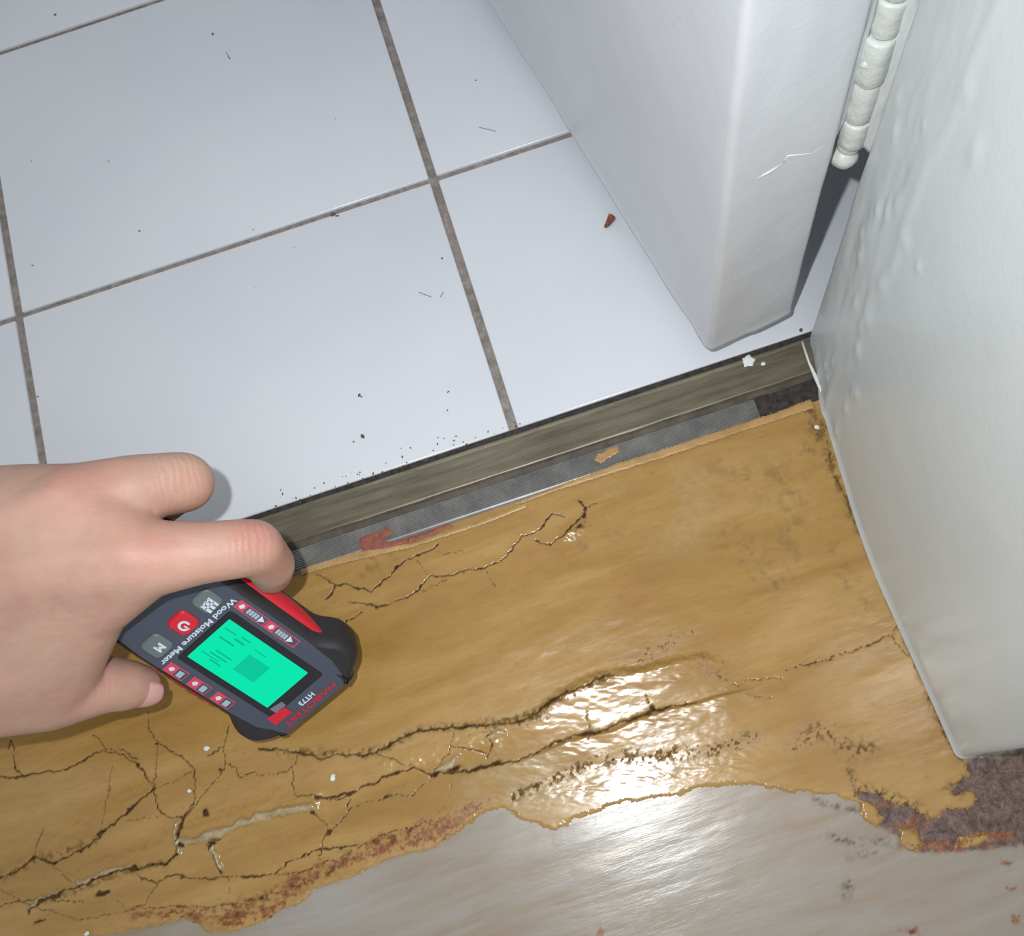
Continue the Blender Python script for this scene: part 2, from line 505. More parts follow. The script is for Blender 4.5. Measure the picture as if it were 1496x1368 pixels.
hgt += ridge([(60, 1240), (150, 1205), (215, 1160)], 22, 0.0010, 0.2, 62)
hgt += ridge([(0, 1318), (110, 1285), (190, 1262), (260, 1225), (350, 1195), (455, 1170)], 18, 0.0011, 0.3, 63)
hgt += ridge([(260, 1262), (340, 1258), (430, 1225), (470, 1205)], 20, 0.0007, 0.3, 64)
hgt += ridge([(560, 1120), (640, 1100), (720, 1082)], 15, 0.0006, 0.6, 65)
hgt += ridge([(828, 782), (845, 770)], 8, 0.0008, 0.4, 67)
wrk = np.exp(-(seg_dist(PX, PY, [(800, 1085), (900, 1040), (1060, 1010), (1100, 1060), (900, 1110), (850, 1140)]) / 34) ** 2)
hgt += wrk * (0.00005 * fbm(PX / 14, PY / 8, 70, 3, 0.5))
rough_lower = np.clip(1 - np.abs(seg_dist(PX, PY, [(740, 1170), (860, 1150), (990, 1130), (1090, 1110)]) / 30), 0, 1)
hgt += rough_lower * 0.00012 * fbm(PX / 14, PY / 4.5, 71, 3, 0.5)
# curled lips, pale undersides
LIP = [([(262, 1233), (290, 1227), (330, 1215), (360, 1200), (400, 1190), (430, 1182), (455, 1179)], 5.5, 0.0014),
       ([(308, 1234), (318, 1255), (323, 1270)], 4, 0.0009), ([(259, 1205), (257, 1225), (260, 1245)], 3, 0.0008),
       ([(45, 1330), (63, 1312), (85, 1303)], 3, 0.0008), ([(115, 1290), (150, 1278), (185, 1268)], 3.5, 0.001),
       ([(640, 1126), (656, 1118), (668, 1108)], 5, 0.0009), ([(716, 1078), (735, 1070)], 4, 0.0008)]
pale = np.zeros(GX.shape)
for pts, w, h in LIP:
    d = seg_dist(wx, wy, pts)
    g = np.exp(-(d / (w * (0.55 + 0.8 * vnoise(PX / 16, PY / 16, 79)))) ** 4)
    hgt += h * g * (0.8 + 0.4 * vnoise(PX / 20, PY / 20, 80)); pale = np.maximum(pale, g); crack *= 1 - 0.9 * g * (d < w * 0.6)
for hx_, hy_, ha, hb in [(636, 1131, 9, 4), (664, 1124, 12, 4.5), (722, 1116, 11, 4), (511, 1159, 8, 3), (563, 1163, 5, 3), (480, 1216, 6, 3.5), (952, 1036, 4, 6), (853, 752, 3.5, 6), (846, 768, 5, 4),
                         (226, 1261, 6, 3), (190, 1270, 12, 3.5), (82, 1309, 12, 3.5), (146, 1219, 7, 3), (322, 1126, 4, 2.5), (228, 1088, 3, 2.5), (455, 1187, 4, 2.5), (300, 1188, 5, 7), (265, 1236, 6, 3), (310, 1234, 5, 3), (50, 1254, 6, 2.5), (150, 1306, 12, 4), (55, 1345, 8, 3)]:
    q = np.hypot(((wx - hx_) * 0.95 - (wy - hy_) * 0.32) / ha, ((wy - hy_) * 0.95 + (wx - hx_) * 0.32) / hb)
    crack = np.maximum(crack, np.clip(1.6 - 1.3 * q, 0, 1))
hgt -= crack * 0.00028
pale = np.maximum(pale, 0.6 * np.exp(-(seg_dist(wx, wy, [(690, 1145), (750, 1125), (810, 1105)]) / 22) ** 2) * np.clip(0.5 + fbm(PX / 20, PY / 10, 81, 3), 0, 1))
pale = np.maximum(pale, 0.35 * np.exp(-(seg_dist(wx, wy, [(760, 1160), (850, 1160), (960, 1150)]) / 26) ** 2))
pale = np.maximum(pale, 0.35 * np.exp(-(seg_dist(wx, wy, [(900, 690), (1010, 730), (980, 800)]) / 40) ** 2) * np.clip(0.4 + fbm(PX / 60, PY / 40, 82, 3), 0, 1))
rust = np.zeros(GX.shape)
for cx, cy, a, b in RUSTB:
    q = np.hypot((rx - cx) * 0.94 + (ry - cy) * 0.3, ((ry - cy) - (rx - cx) * -0.33) * a / b) / a
    rust = np.maximum(rust, np.clip((0.85 + 1.5 * fbm(PX / 6, PY / 5, 90, 4, 0.65) - q) * 3, 0, 1))
edge_r = np.exp(-(seg_dist(PX, PY, [(200, 1340), (300, 1340), (420, 1300), (560, 1235), (700, 1180)]) / 12) ** 2) * np.clip(fbm(PX / 9, PY / 5, 91, 4, .6) * 3, 0, 1)
rust = np.maximum(rust, edge_r)
grime = np.clip(crack * 1.5, 0, 1)


def dirt(pts, w, amt, seed, sc=5, bias=0.0):
    global grime
    g = np.exp(-(seg_dist(wx, wy, pts) / w) ** 2) * np.clip(bias + fbm(PX / sc, PY / sc, seed, 4, 0.65) * 2.4, 0, 1) * amt
    grime = np.maximum(grime, g)


dirt([(410, 1097), (490, 1102), (550, 1098), (610, 1068), (708, 1058), (777, 1046), (802, 1028), (858, 1003), (895, 985)], 7, 0.85, 101, bias=0.35)
dirt([(700, 1064), (770, 1054), (800, 1040)], 10, 0.8, 102)
dirt([(930, 965), (980, 935), (1010, 925)], 14, 0.7, 103, 4)
dirt([(1030, 970), (1060, 990)], 16, 0.7, 104, 4)
dirt([(1160, 1090), (1195, 1068), (1225, 1078), (1240, 1100), (1270, 1092)], 15, 0.8, 105, 5, 0.2)
dirt([(850, 1118), (900, 1106), (960, 1104), (1040, 1095), (1100, 1078)], 12, 0.9, 106, 5, 0.2)
dirt([(750, 1165), (800, 1142), (850, 1122)], 9, 0.9, 107, 5, 0.3)
dirt([(1240, 1125), (1250, 1160)], 6, 0.8, 108, 5, 0.2)
dirt([(1255, 1152), (1290, 1165), (1330, 1180), (1355, 1200)], 12, 0.9, 109, 5, 0.4)
dirt([(1385, 1150), (1400, 1160), (1410, 1140)], 8, 0.9, 110, 5, 0.4)
dirt([(270, 1337), (350, 1330), (420, 1300), (480, 1270), (560, 1230), (660, 1190)], 12, 0.7, 111, 6)
dirt([(1200, 610), (1215, 680), (1240, 735), (1265, 790), (1310, 890), (1345, 975), (1385, 1070), (1404, 1108)], 9, 0.75, 112, 8, 0.45)
dirt([(1200, 610), (1215, 685), (1238, 737), (1262, 792), (1306, 892), (1340, 978), (1381, 1075), (1400, 1108)], 2.2, 0.95, 113, 8, 0.8)
dirt([(1050, 700), (1140, 700), (1200, 640)], 26, 0.35, 114, 14)
dirt([(1070, 780), (1100, 830), (1130, 850)], 26, 0.4, 115, 9, 0.1)
dirt([(1110, 700), (1160, 730), (1150, 800)], 30, 0.3, 122, 12, 0.1)
dirt([(850, 800), (900, 790)], 14, 0.35, 123, 9, 0.1)
dirt([(1215, 780), (1240, 860), (1270, 900)], 18, 0.3, 124, 12, 0.1)
dirt([(530, 830), (560, 820)], 18, 0.4, 116, 10, 0.2)
dirt([(880, 940), (1000, 930)], 3, 0.4, 117, 6)
dirt([(840, 778), (860, 762)], 6, 0.7, 118, 5, .2)
dirt([(0, 1285), (52, 1255), (140, 1230)], 7, 0.7, 119, 5, .3)
dirt([(63, 1316), (190, 1272), (240, 1262)], 6, 0.7, 120, 5, .3)
dirt([(1185, 600), (1198, 640)], 10, 0.7, 121, 6, .4)
inside = sd < 0
edge_in = np.clip(-sd / 4.0, 0, 1)
thick = 0.0006
Z = np.where(inside, thick * np.minimum(1, 0.25 + edge_in) + hgt, -0.0001)
Z = np.where(inside, np.maximum(Z, 0.0001), Z)
Z = np.where(sd < 2.6, Z, -0.0012)
fr = np.clip((GY - (-0.395)) * 1e4, 0, 1)
Z += -0.0010                                           # top of the coat sits about level with the threshold

faces_mask = (sd[:-1, :-1] < 2.2) & (sd[1:, :-1] < 2.2) & (sd[:-1, 1:] < 2.2) & (sd[1:, 1:] < 2.2)
cfm = cmask[:-1, :-1] | cmask[1:, :-1] | cmask[:-1, 1:] | cmask[1:, 1:]
# label the flakes that the cracks cut free (min-label flooding on the face grid)
free = faces_mask & ~cfm
lab = np.where(free, np.arange(free.size).reshape(free.shape), 1 << 40)
for it in range(900):
    old = lab
    l2 = lab.copy()
    l2[1:] = np.minimum(l2[1:], lab[:-1]); l2[:-1] = np.minimum(l2[:-1], l2[1:])
    l2[:, 1:] = np.minimum(l2[:, 1:], l2[:, :-1]); l2[:, :-1] = np.minimum(l2[:, :-1], l2[:, 1:])
    l2[~free] = 1 << 40
    lab = l2
    if it % 20 == 0 and np.array_equal(old, lab): break
vals, counts = np.unique(lab[free], return_counts=True)
order = np.argsort(-counts)
flakes = [vals[k] for k in order[1:] if counts[k] > 260][:60]


def grid_mesh(name, fmask, mat, parent, zz, attrs, smooth=True, step=1):
    if step > 1:
        sl_ = (slice(None, None, step), slice(None, None, step))
        gx_, gy_ = GX[sl_], GY[sl_]; zz = zz[sl_]; attrs = {k: v[sl_] for k, v in attrs.items()}
        fmask = np.ones((gx_.shape[0] - 1, gx_.shape[1] - 1), bool)
    else: gx_, gy_ = GX, GY
    idx = np.arange(gx_.size).reshape(gx_.shape)
    a = idx[:-1, :-1][fmask]; b = idx[:-1, 1:][fmask]; c = idx[1:, 1:][fmask]; d = idx[1:, :-1][fmask]
    q = np.stack([a, b, c, d], 1)
    used, inv = np.unique(q.ravel(), return_inverse=True)
    co = np.stack([gx_.ravel()[used], gy_.ravel()[used], zz.ravel()[used]], 1)
    me = bpy.data.meshes.new(name)
    me.vertices.add(len(used)); me.vertices.foreach_set('co', co.ravel().astype(np.float32))
    me.loops.add(q.size); me.loops.foreach_set('vertex_index', inv.astype(np.int32).ravel())
    me.polygons.add(len(q)); me.polygons.foreach_set('loop_start', np.arange(0, q.size, 4, dtype=np.int32))
    me.update(calc_edges=True)
    for k, v in attrs.items():
        at_ = me.attributes.new(k, 'FLOAT', 'POINT')
        at_.data.foreach_set('value', v.ravel()[used].astype(np.float32))
    if smooth: me.shade_smooth()
    if nrm_grid is not None and step == 1: me.normals_split_custom_set_from_vertices(nrm_grid[used])
    me.materials.append(mat)
    o = bpy.data.objects.new(name, me)
    col.objects.link(o)
    if parent: o.parent = parent
    return o


gzy, gzx = np.gradient(Z, ys, xs)
nrm_grid = np.stack([-gzx, -gzy, np.ones_like(Z)], -1).reshape(-1, 3)
nrm_grid /= np.linalg.norm(nrm_grid, axis=1)[:, None]
nrm_grid = nrm_grid.astype(np.float32)
brown = np.clip(-poly_sd(rx, ry, BROWN) / 4, 0, 1)
g_grime = np.zeros(GX.shape)


def gdirt(pts, w, amt, seed):
    global g_grime
    g_grime = np.maximum(g_grime, amt * np.exp(-(seg_dist(wx, wy, pts) / w) ** 2) * np.clip(0.4 + 2 * fbm(PX / 7, PY / 4, seed, 4), 0, 1))


gdirt([(1190, 1170), (1230, 1182), (1290, 1190)], 4, 0.9, 130)
gdirt([(1205, 1222), (1260, 1230), (1330, 1236)], 6, 0.9, 131)
gdirt([(1240, 1290), (1238, 1310)], 7, 0.9, 132)
gdirt([(1240, 1255), (1280, 1245)], 5, 0.6, 133)
gdirt([(812, 1212), (806, 1228), (808, 1246)], 2.0, 0.8, 134)
g_rust = np.zeros(GX.shape)
for cx, cy, a, b in [(1335, 1362, 18, 7), (1470, 1262, 16, 5), (1488, 1345, 10, 8), (875, 1362, 8, 10), (1480, 1300, 12, 4), (1380, 1236, 70, 10), (1330, 1205, 26, 14), (1285, 1178, 26, 8), (1460, 1222, 30, 9)]:
    g_rust = np.maximum(g_rust, np.clip((0.9 + 0.9 * fbm(PX / 6, PY / 5, 92, 3) - np.hypot((rx - cx) / a, (ry - cy) / b)) * 2, 0, 1))
painted = grid_mesh('floor', np.ones((nyg - 1, nxg - 1), bool), M_GREY, None,
                    -0.0012 + 0.00012 * fbm(GX / 0.02, GY / 0.006, 6, 4) + brown * 0.0004 * fbm(PX / 5, PY / 5, 44, 3),
                    {'brown': brown, 'grime': g_grime, 'rust': g_rust}, step=2)
tag(painted, 'worn grey floor under peeling cracked ochre paint before the doorway', kind='structure')
AT = {'grime': grime, 'rust': rust * inside, 'pale': pale}
rest = faces_mask.copy()
for fv in flakes: rest &= lab != fv
coat = grid_mesh('paint_coat', rest, M_OCHRE, painted, Z, AT)
for fv in flakes:
    grid_mesh('paint_flake', lab == fv, M_OCHRE, painted, Z, AT)

# ------------------------------------------------------------------ door threshold
def m_brown():
    t = NT('tarnished_brass')
    v = t.coord((0.5, 6, 1))
    c = t.ramp(t.noise(60, 5, 0.65, v), [(0.3, srgb(84, 78, 64)), (0.5, srgb(106, 100, 83)), (0.72, srgb(122, 116, 97))])
    c = t.mix(t.ramp(t.noise(18, 4), [(0.5, (0, 0, 0, 1)), (0.75, (0.7, 0.7, 0.7, 1))]), c, srgb(74, 64, 54))
    return t.set(color=c, rough=0.42, metal=0.45, normal=t.bump(t.noise(300, 3, 0.6, v), 0.00012, 0.4))


M_BRASS = m_brown()
t = NT('grey_ribbed_metal')
tc = t.ramp(t.noise(90, 4, 0.7), [(0.3, srgb(104, 104, 103)), (0.7, srgb(138, 138, 134))])
M_STRIP = t.set(color=tc, rough=0.4, metal=0.25)
t = NT('dark_dirt')
M_DIRT = t.set(color=t.ramp(t.noise(400, 4), [(0.3, srgb(28, 24, 24)), (0.7, srgb(66, 58, 54))]), rough=0.85)
t = NT('brown_painted_shade')
M_SHADEBR = t.set(color=t.ramp(t.noise(150, 5, 0.6), [(0.3, srgb(52, 44, 34)), (0.7, srgb(86, 76, 60))]), rough=0.6)
t = NT('red_paint_remnant')
M_RED_OLD = t.set(color=t.ramp(t.noise(500, 4), [(0.35, srgb(112, 70, 56)), (0.65, srgb(158, 78, 62))]), rough=0.6)
t = NT('ochre_smear')
M_SMEAR = t.set(color=t.ramp(t.noise(80, 4, 0.7), [(0.3, srgb(150, 118, 70)), (0.7, srgb(186, 150, 98))]), rough=0.4)

thr = empty('door_threshold', (-0.3, -0.145, 0))
tag(thr, 'tarnished brown metal threshold strip between white tiles and ochre floor', 'threshold')


def xend(y):     # the jamb line at the right end of the threshold
    t_ = (y + 0.132) / (-0.161 + 0.132)
    return 0.1315 + 0 * t_


def strip(name, prof, mat, x0, x1=None, nx=220, wob=0.0, parent=thr, seed=3):
    """extrude a profile of (y, z) along x; x1 None = run to the jamb"""
    vs, fs = [], []
    n = len(prof)
    for i in range(nx + 1):
        for k, (y, z) in enumerate(prof):
            xe = xend(y) if x1 is None else x1
            x = x0 + (xe - x0) * i / nx
            vs.append((x + 0.3, y + 0.145 + wob * (vnoise(np.array([x * 120.0]), np.array([k * 0.3]), seed)[0] - 0.5), z))
    for i in range(nx):
        for k in range(n):
            k2 = (k + 1) % n
            fs.append((i * n + k, (i + 1) * n + k, (i + 1) * n + k2, i * n + k2))
    fs.append(tuple(range(n))); fs.append(tuple(reversed([nx * n + k for k in range(n)])))
    o = mesh_obj(name, vs, fs, mat, parent, smooth=False)
    return o


ext = -1.3
strip('gap_dirt', [(-0.1292, -0.0008), (-0.1335, -0.0008), (-0.1335, -0.004), (-0.1292, -0.004)], M_DIRT, ext, None, 20)
# channel: thin raised lip, shallow worn trough, dark step
strip('channel_plate', [(-0.1318, 0.0002), (-0.1322, 0.0004), (-0.1328, 0.0003), (-0.1335, -0.0001), (-0.1400, -0.0006), (-0.1455, -0.0009), (-0.1478, -0.0016), (-0.1492, -0.0022), (-0.1502, -0.0022),
                        (-0.1502, -0.005), (-0.1318, -0.005)], M_BRASS, ext, None, 160, 0.0002)
strip('painted_shade_band', [(-0.1462, -0.0008), (-0.1474, -0.0007), (-0.1500, -0.0012), (-0.1502, -0.004), (-0.1462, -0.004)], M_SHADEBR, ext, None, 120, 0.0006)  # shade in the hollow of the plate, painted as a dark brown strip
# ribbed strip: a row of fine grooves
rib = [(-0.1500, -0.0012)]
for k in range(9):
    y = -0.1503 - k * 0.00092
    zc = 0.0004 - 0.00008 * k
    rib += [(y, zc), (y - 0.00042, zc + 0.00010), (y - 0.00068, zc - 0.00034)]
rib += [(-0.1592, -0.0008), (-0.1596, -0.005), (-0.1500, -0.005)]
x_cut = at(1104, 592)[0]
strip('ribbed_strip', rib, M_STRIP, ext, x_cut, 10, 0)
strip('dark_bed', [(-0.1496, -0.0006), (-0.1545, -0.0004), (-0.1605, -0.0004), (-0.1608, -0.005), (-0.1496, -0.005)], M_DIRT, x_cut - 0.001, None, 60, 0.0006)
strip('thin_edge_trim', [(-0.1594, 0.0001), (-0.1598, 0.0004), (-0.1602, 0.0001), (-0.1602, -0.004), (-0.1594, -0.004)], M_STRIP, ext, at(800, 705)[0], 60, 0.0001)


# ochre and red paint smeared on the strip: irregular thin patches in relief
def patch(name, poly, mat, z, thick=0.0003, parent=None, n=70, wob=2.5, seed=1, off=(0, 0, 0), label=None):
    P = np.array(poly, float)
    x0, x1, y0, y1 = P[:, 0].min() - 4, P[:, 0].max() + 4, P[:, 1].min() - 4, P[:, 1].max() + 4
    step = max((x1 - x0), (y1 - y0)) / n
    gx, gy = np.meshgrid(np.arange(x0, x1 + step, step), np.arange(y0, y1 + step, step))
    s = poly_sd(gx + wob * fbm(gx / 7, gy / 7, seed, 3, .6), gy + wob * fbm(gx / 7, gy / 7, seed + 50, 3, .6), poly)
    h = z + thick * np.clip(-s / 1.5, -0.6, 1)
    ok = s < 1.2
    vs = [at(a, b, c) - np.array(off) for a, b, c in zip(gx.ravel(), gy.ravel(), h.ravel())]
    ny, nx = gx.shape
    fs = [(j * nx + i, j * nx + i + 1, (j + 1) * nx + i + 1, (j + 1) * nx + i) for j in range(ny - 1) for i in range(nx - 1)
          if ok[j, i] and ok[j, i + 1] and ok[j + 1, i] and ok[j + 1, i + 1]]
    used = sorted({v for f in fs for v in f}); mp = {v: k for k, v in enumerate(used)}
    fs = [tuple(mp[v] for v in reversed(f)) for f in fs]
    o = mesh_obj(name, [vs[u] for u in used], fs, mat, parent)
    if label: o['label'] = label
    return o


OFF = (-0.3, -0.145, 0)
patch('red_paint_patch', [(524, 786), (545, 780), (570, 771), (574, 778), (560, 786), (566, 793), (600, 786), (602, 792), (560, 802), (530, 806)], M_RED_OLD, 0.0003, 0.0002, thr, 60, 3, 5, OFF, 'brick red paint remnant')
patch('red_paint_patch', [(588, 790), (612, 781), (655, 765), (662, 768), (630, 782), (598, 794)], M_RED_OLD, 0.0003, 0.0002, thr, 60, 2, 6, OFF, 'brick red paint remnant')
patch('paint_smear', [(440, 832), (520, 806), (600, 795), (700, 762), (770, 735), (770, 741), (700, 768), (600, 800), (520, 818), (440, 840)], M_SMEAR, 0.0002, 0.0002, thr, 220, 1.2, 8, OFF, 'ochre paint smear')
patch('paint_smear', [(740, 742), (800, 716), (900, 678), (990, 650), (1080, 620), (1130, 604), (1183, 584), (1190, 596), (1080, 632), (960, 672), (880, 696), (800, 722)], M_SMEAR, 0.0003, 0.0004, thr, 260, 1.2, 9, OFF, 'ochre paint smear')
patch('paint_smear', [(872, 664), (900, 652), (905, 660), (880, 676), (868, 672)], M_SMEAR, 0.0004, 0.0002, thr, 40, 3, 10, OFF, 'ochre paint smear')
M_FLECK = simple('white_fleck', (222, 226, 226), 0.5)
patch('paint_fleck', [(1084, 524), (1095, 520), (1102, 526), (1099, 534), (1088, 536)], M_FLECK, 0.0003, 0.0004, thr, 30, 2.5, 11, OFF, 'white paint fleck')
patch('paint_fleck', [(1112, 530), (1117, 529), (1117, 533), (1112, 534)], M_FLECK, 0.0003, 0.0003, thr, 10, 1, 12, OFF, 'white paint fleck')

# ------------------------------------------------------------------ wall on the right (reveal of the doorway)
J1, J2, J3 = np.array([0.1294, -0.1305]), at(1204, 597)[:2], at(1402, 1108)[:2]


def rounded(pts, rad, seg=5):
    out = [np.array(pts[0], float)]
    for i in range(1, len(pts) - 1):
        a, b, c = (np.array(pts[k], float) for k in (i - 1, i, i + 1))
        r = rad[i]
        p = b + (a - b) / np.linalg.norm(a - b) * r; q = b + (c - b) / np.linalg.norm(c - b) * r
        for s in range(seg + 1):
            t_ = s / seg
            out.append((1 - t_) ** 2 * p + 2 * t_ * (1 - t_) * b + t_ ** 2 * q)
    out.append(np.array(pts[-1], float))
    return out


Jm = at(1265, 803)[:2]
foot = rounded([(1.2, J1[1]), J1, J2, Jm, J3, (1.2, J3[1] - 0.0)], [0, 0.003, 0.004, 0.02, 0.003, 0], 5)
fine = []
for a, b in zip(foot[:-1], foot[1:]):
    L = np.linalg.norm(b - a)
    n = 1 if L > 0.5 else max(1, int(L / 0.0012))
    for k in range(n): fine.append(a + (b - a) * k / n)
fine.append(foot[-1])
# a few more columns along the long hidden faces
fine = np.array(fine)
zs = np.concatenate([np.array([0, .0006, .0015, .003]), np.arange(0.0045, 0.235, 0.0013), np.geomspace(0.25, 2.1, 12)])
tang = np.gradient(fine, axis=0); tang /= np.linalg.norm(tang, axis=1)[:, None]
nrm = np.stack([tang[:, 1], -tang[:, 0]], 1)          # outwards (towards the opening)
if nrm[len(nrm) // 2][0] > 0: nrm = -nrm
s_len = np.concatenate([[0], np.cumsum(np.linalg.norm(np.diff(fine, axis=0), axis=1))])
SS, ZZ = np.meshgrid(s_len, zs)
s_j1 = s_len[np.argmin(np.linalg.norm(fine - J1, axis=1))]
s_j2 = s_len[np.argmin(np.linalg.norm(fine - J2, axis=1))]
s_j3 = s_len[np.argmin(np.linalg.norm(fine - J3, axis=1))]
lump = np.exp(-((SS - (s_j1 + s_j2) / 2) / 0.02) ** 2)
near = np.clip(1 - ZZ / 0.5, 0, 1) * ((SS > s_j1 - 0.03) & (SS < s_j3 + 0.03))
amp = (0.00012 * fbm(SS / 0.03, ZZ / 0.05, 200, 2) + lump * (0.0009 * fbm(SS / 0.010, ZZ / 0.035, 201, 2) + 0.0003 * fbm(SS / 0.003, ZZ / 0.012, 202, 2)))
blob = np.zeros(SS.shape)
rr = np.random.RandomState(7)
for k in range(26):
    bs = s_j1 + rr.uniform(0.004, 0.05); bz = rr.uniform(0.004, 0.2); br = rr.uniform(0.001, 0.0026)
    blob = np.maximum(blob, 0.0008 * np.exp(-(((SS - bs) / br) ** 2 + ((ZZ - bz) / (br * 2.2)) ** 2)))
lip = 0.0010 * np.exp(-(ZZ / 0.0022) ** 2) * (SS > s_j2 - 0.01)
seamline = 0.0006 * np.exp(-((SS - (s_j2 + 0.0005 + 0.004 * fbm(ZZ / 0.03, ZZ * 0, 205, 2))) / 0.0018) ** 2)
amp = (amp + blob) * near + lip + seamline * near
V = np.zeros(SS.shape + (3,))
V[..., 0] = fine[:, 0][None, :] + nrm[:, 0][None, :] * amp
V[..., 1] = fine[:, 1][None, :] + nrm[:, 1][None, :] * amp
V[..., 2] = ZZ - 0.0004
# ragged bottom edge
V[0, :, 2] += 0.0008 * np.abs(fbm(s_len / 0.01, s_len * 0, 210, 3)) * 1.0
nzr, nsr = SS.shape
fs = [(j * nsr + i, j * nsr + i + 1, (j + 1) * nsr + i + 1, (j + 1) * nsr + i) for j in range(nzr - 1) for i in range(nsr - 1)]
wall = mesh_obj('wall_right', V.reshape(-1, 3), fs, M_WALL)
tag(wall, 'thick white painted doorway wall with lumpy gloss paint', kind='structure')
M_LIP = m_white('paint_lip', (208, 208, 204), (220, 220, 216), 0.3, 0.0004, 200)


def tube(name, pts, rad, mat, parent=None, seg=8, taper=True, flat=1.0):
    pts = [Vector(p) for p in pts]
    vs, fs = [], []
    n = len(pts)
    for i, p in enumerate(pts):
        d = (pts[min(i + 1, n - 1)] - pts[max(i - 1, 0)]).normalized()
        up = Vector((0, 0, 1)) if abs(d.z) < 0.9 else Vector((1, 0, 0))
        a = d.cross(up).normalized(); b = a.cross(d)
        r = rad[i] if isinstance(rad, (list, tuple)) else rad
        for k in range(seg):
            an = 2 * math.pi * k / seg
            vs.append(p + a * math.cos(an) * r + b * math.sin(an) * r * flat)
    for i in range(n - 1):
        for k in range(seg):
            fs.append((i * seg + k, i * seg + (k + 1) % seg, (i + 1) * seg + (k + 1) % seg, (i + 1) * seg + k))
    fs.append(tuple(reversed(range(seg)))); fs.append(tuple((n - 1) * seg + k for k in range(seg)))
    return mesh_obj(name, vs, fs, mat, parent)


bead = []
for k, (x, y) in enumerate([(1172, 500), (1182, 530), (1192, 552), (1203, 580), (1212, 612), (1226, 655), (1240, 700), (1250, 735)]):
    p = at(x, y, 0.0012 + 0.0008 * (k % 2)); bead.append(p)
tube('caulk_bead', bead, [0.0006, 0.0005, 0.0009, 0.0005, 0.0007, 0.0005, 0.0005, 0.0003], M_LIP, wall)
M_CRUMB = simple('plaster_crumb', (214, 218, 216), 0.7)

# ------------------------------------------------------------------ unseen side wall behind the open door, added to keep ambient light from the gap
bm = bmesh.new(); bevel_box(bm, 0.27, 0.37, J1[1] + 0.001, 1.66, -0.002, 2.1, 0)
side = bm_obj('wall_blocker', bm, M_DOOR)
tag(side, 'unseen white side wall added behind the open door to block ambient light', kind='structure')
# ------------------------------------------------------------------ door
ang = math.radians(7.4)
ex = np.array([math.cos(ang), math.sin(ang)])
DZ = 0.017
A = at(1035, 516, DZ)[:2]
Cd = at(712, 0, DZ)[:2]
ey = (Cd - A) / np.linalg.norm(Cd - A)
B = A + ex * 0.0370
dl = 0.72
corn = rounded([B + ey * dl, B + ey * 0.0, A, A + ey * dl], [0, 0.0022, 0.0028, 0], 5)
pts = []
for a, b in zip(corn[:-1], corn[1:]):
    L = np.linalg.norm(b - a); n = max(1, int(L / 0.0035)) if L < 0.1 else int(L / 0.005)
    for k in range(n): pts.append(a + (b - a) * k / n)
pts.append(corn[-1]); pts = np.array(pts)
zs = np.concatenate([DZ + np.array([0, 0.0006, 0.0018, .0035]), np.arange(DZ + 0.006, 0.24, 0.003), np.geomspace(0.26, 2.0, 10)])
tg = np.gradient(pts, axis=0); tg /= np.linalg.norm(tg, axis=1)[:, None]
nd = np.stack([-tg[:, 1], tg[:, 0]], 1)
ctr = (A + B) / 2 + ey * dl / 2
if (nd[-5] @ (pts[-5] - ctr)) < 0: nd = -nd
sl = np.concatenate([[0], np.cumsum(np.linalg.norm(np.diff(pts, axis=0), axis=1))])
SS, ZZ = np.meshgrid(sl, zs)
edgez = np.exp(-((SS - dl - 0.018) / 0.02) ** 2)
am = 0.00015 * fbm(SS / 0.03, ZZ / 0.03, 300, 3) + edgez * 0.00055 * fbm(SS / 0.008, ZZ / 0.03, 301, 3) + 0.0012 * np.exp(-((ZZ - DZ - 0.0015) / 0.0022) ** 2) * (0.4 + 0.4 * fbm(SS / 0.01, ZZ * 0, 302, 2))
am -= 0.0014 * np.clip((DZ + 0.0012 - ZZ) / 0.0012, 0, 1)
V = np.zeros(SS.shape + (3,))
V[..., 0] = pts[:, 0][None] + nd[:, 0][None] * am
V[..., 1] = pts[:, 1][None] + nd[:, 1][None] * am
V[..., 2] = ZZ
V[:4, :, 2] += 0.0008 * fbm(sl / 0.012, sl * 0, 303, 3)[None]
nz_, ns_ = SS.shape
fs = [(j * ns_ + i, j * ns_ + i + 1, (j + 1) * ns_ + i + 1, (j + 1) * ns_ + i) for j in range(nz_ - 1) for i in range(ns_ - 1)]
fs.append(tuple(reversed(range(ns_)))); fs.append(tuple((nz_ - 1) * ns_ + i for i in range(ns_)))
fs += [((j + 1) * ns_, (j + 1) * ns_ + ns_ - 1, j * ns_ + ns_ - 1, j * ns_) for j in range(nz_ - 1)]
bm = bmesh.new()
bv = [bm.verts.new(v) for v in V.reshape(-1, 3)]
for f in fs: bm.faces.new([bv[i] for i in f])
# crack-like wrinkle in the door edge
door = bm_obj('door_1', bm, M_DOOR, None, True)
tag(door, 'open white painted door leaf standing on the tile side', kind='structure')
wr = []
for x, y, z in [(1103, 262, .10), (1122, 252, .104), (1145, 238, .109), (1150, 228, .113), (1185, 224, .113), (1205, 214, .117)]:
    # put the wrinkle on the narrow face of the door
    d = at(x, y, 0.0) - CC
    nn = np.array([-ex[1], ex[0], 0.0]); P0 = np.array([A[0], A[1], 0])
    t_ = ((P0 - CC) @ nn) / (d @ nn)
    wr.append(CC + t_ * d)
tube('paint_wrinkle', wr[:3], [0.0001, 0.0005, 0.0001], M_DOOR, door)
tube('paint_wrinkle', wr[2:], [0.0001, 0.0002, 0.0002, 0.0002], M_DOOR, door)

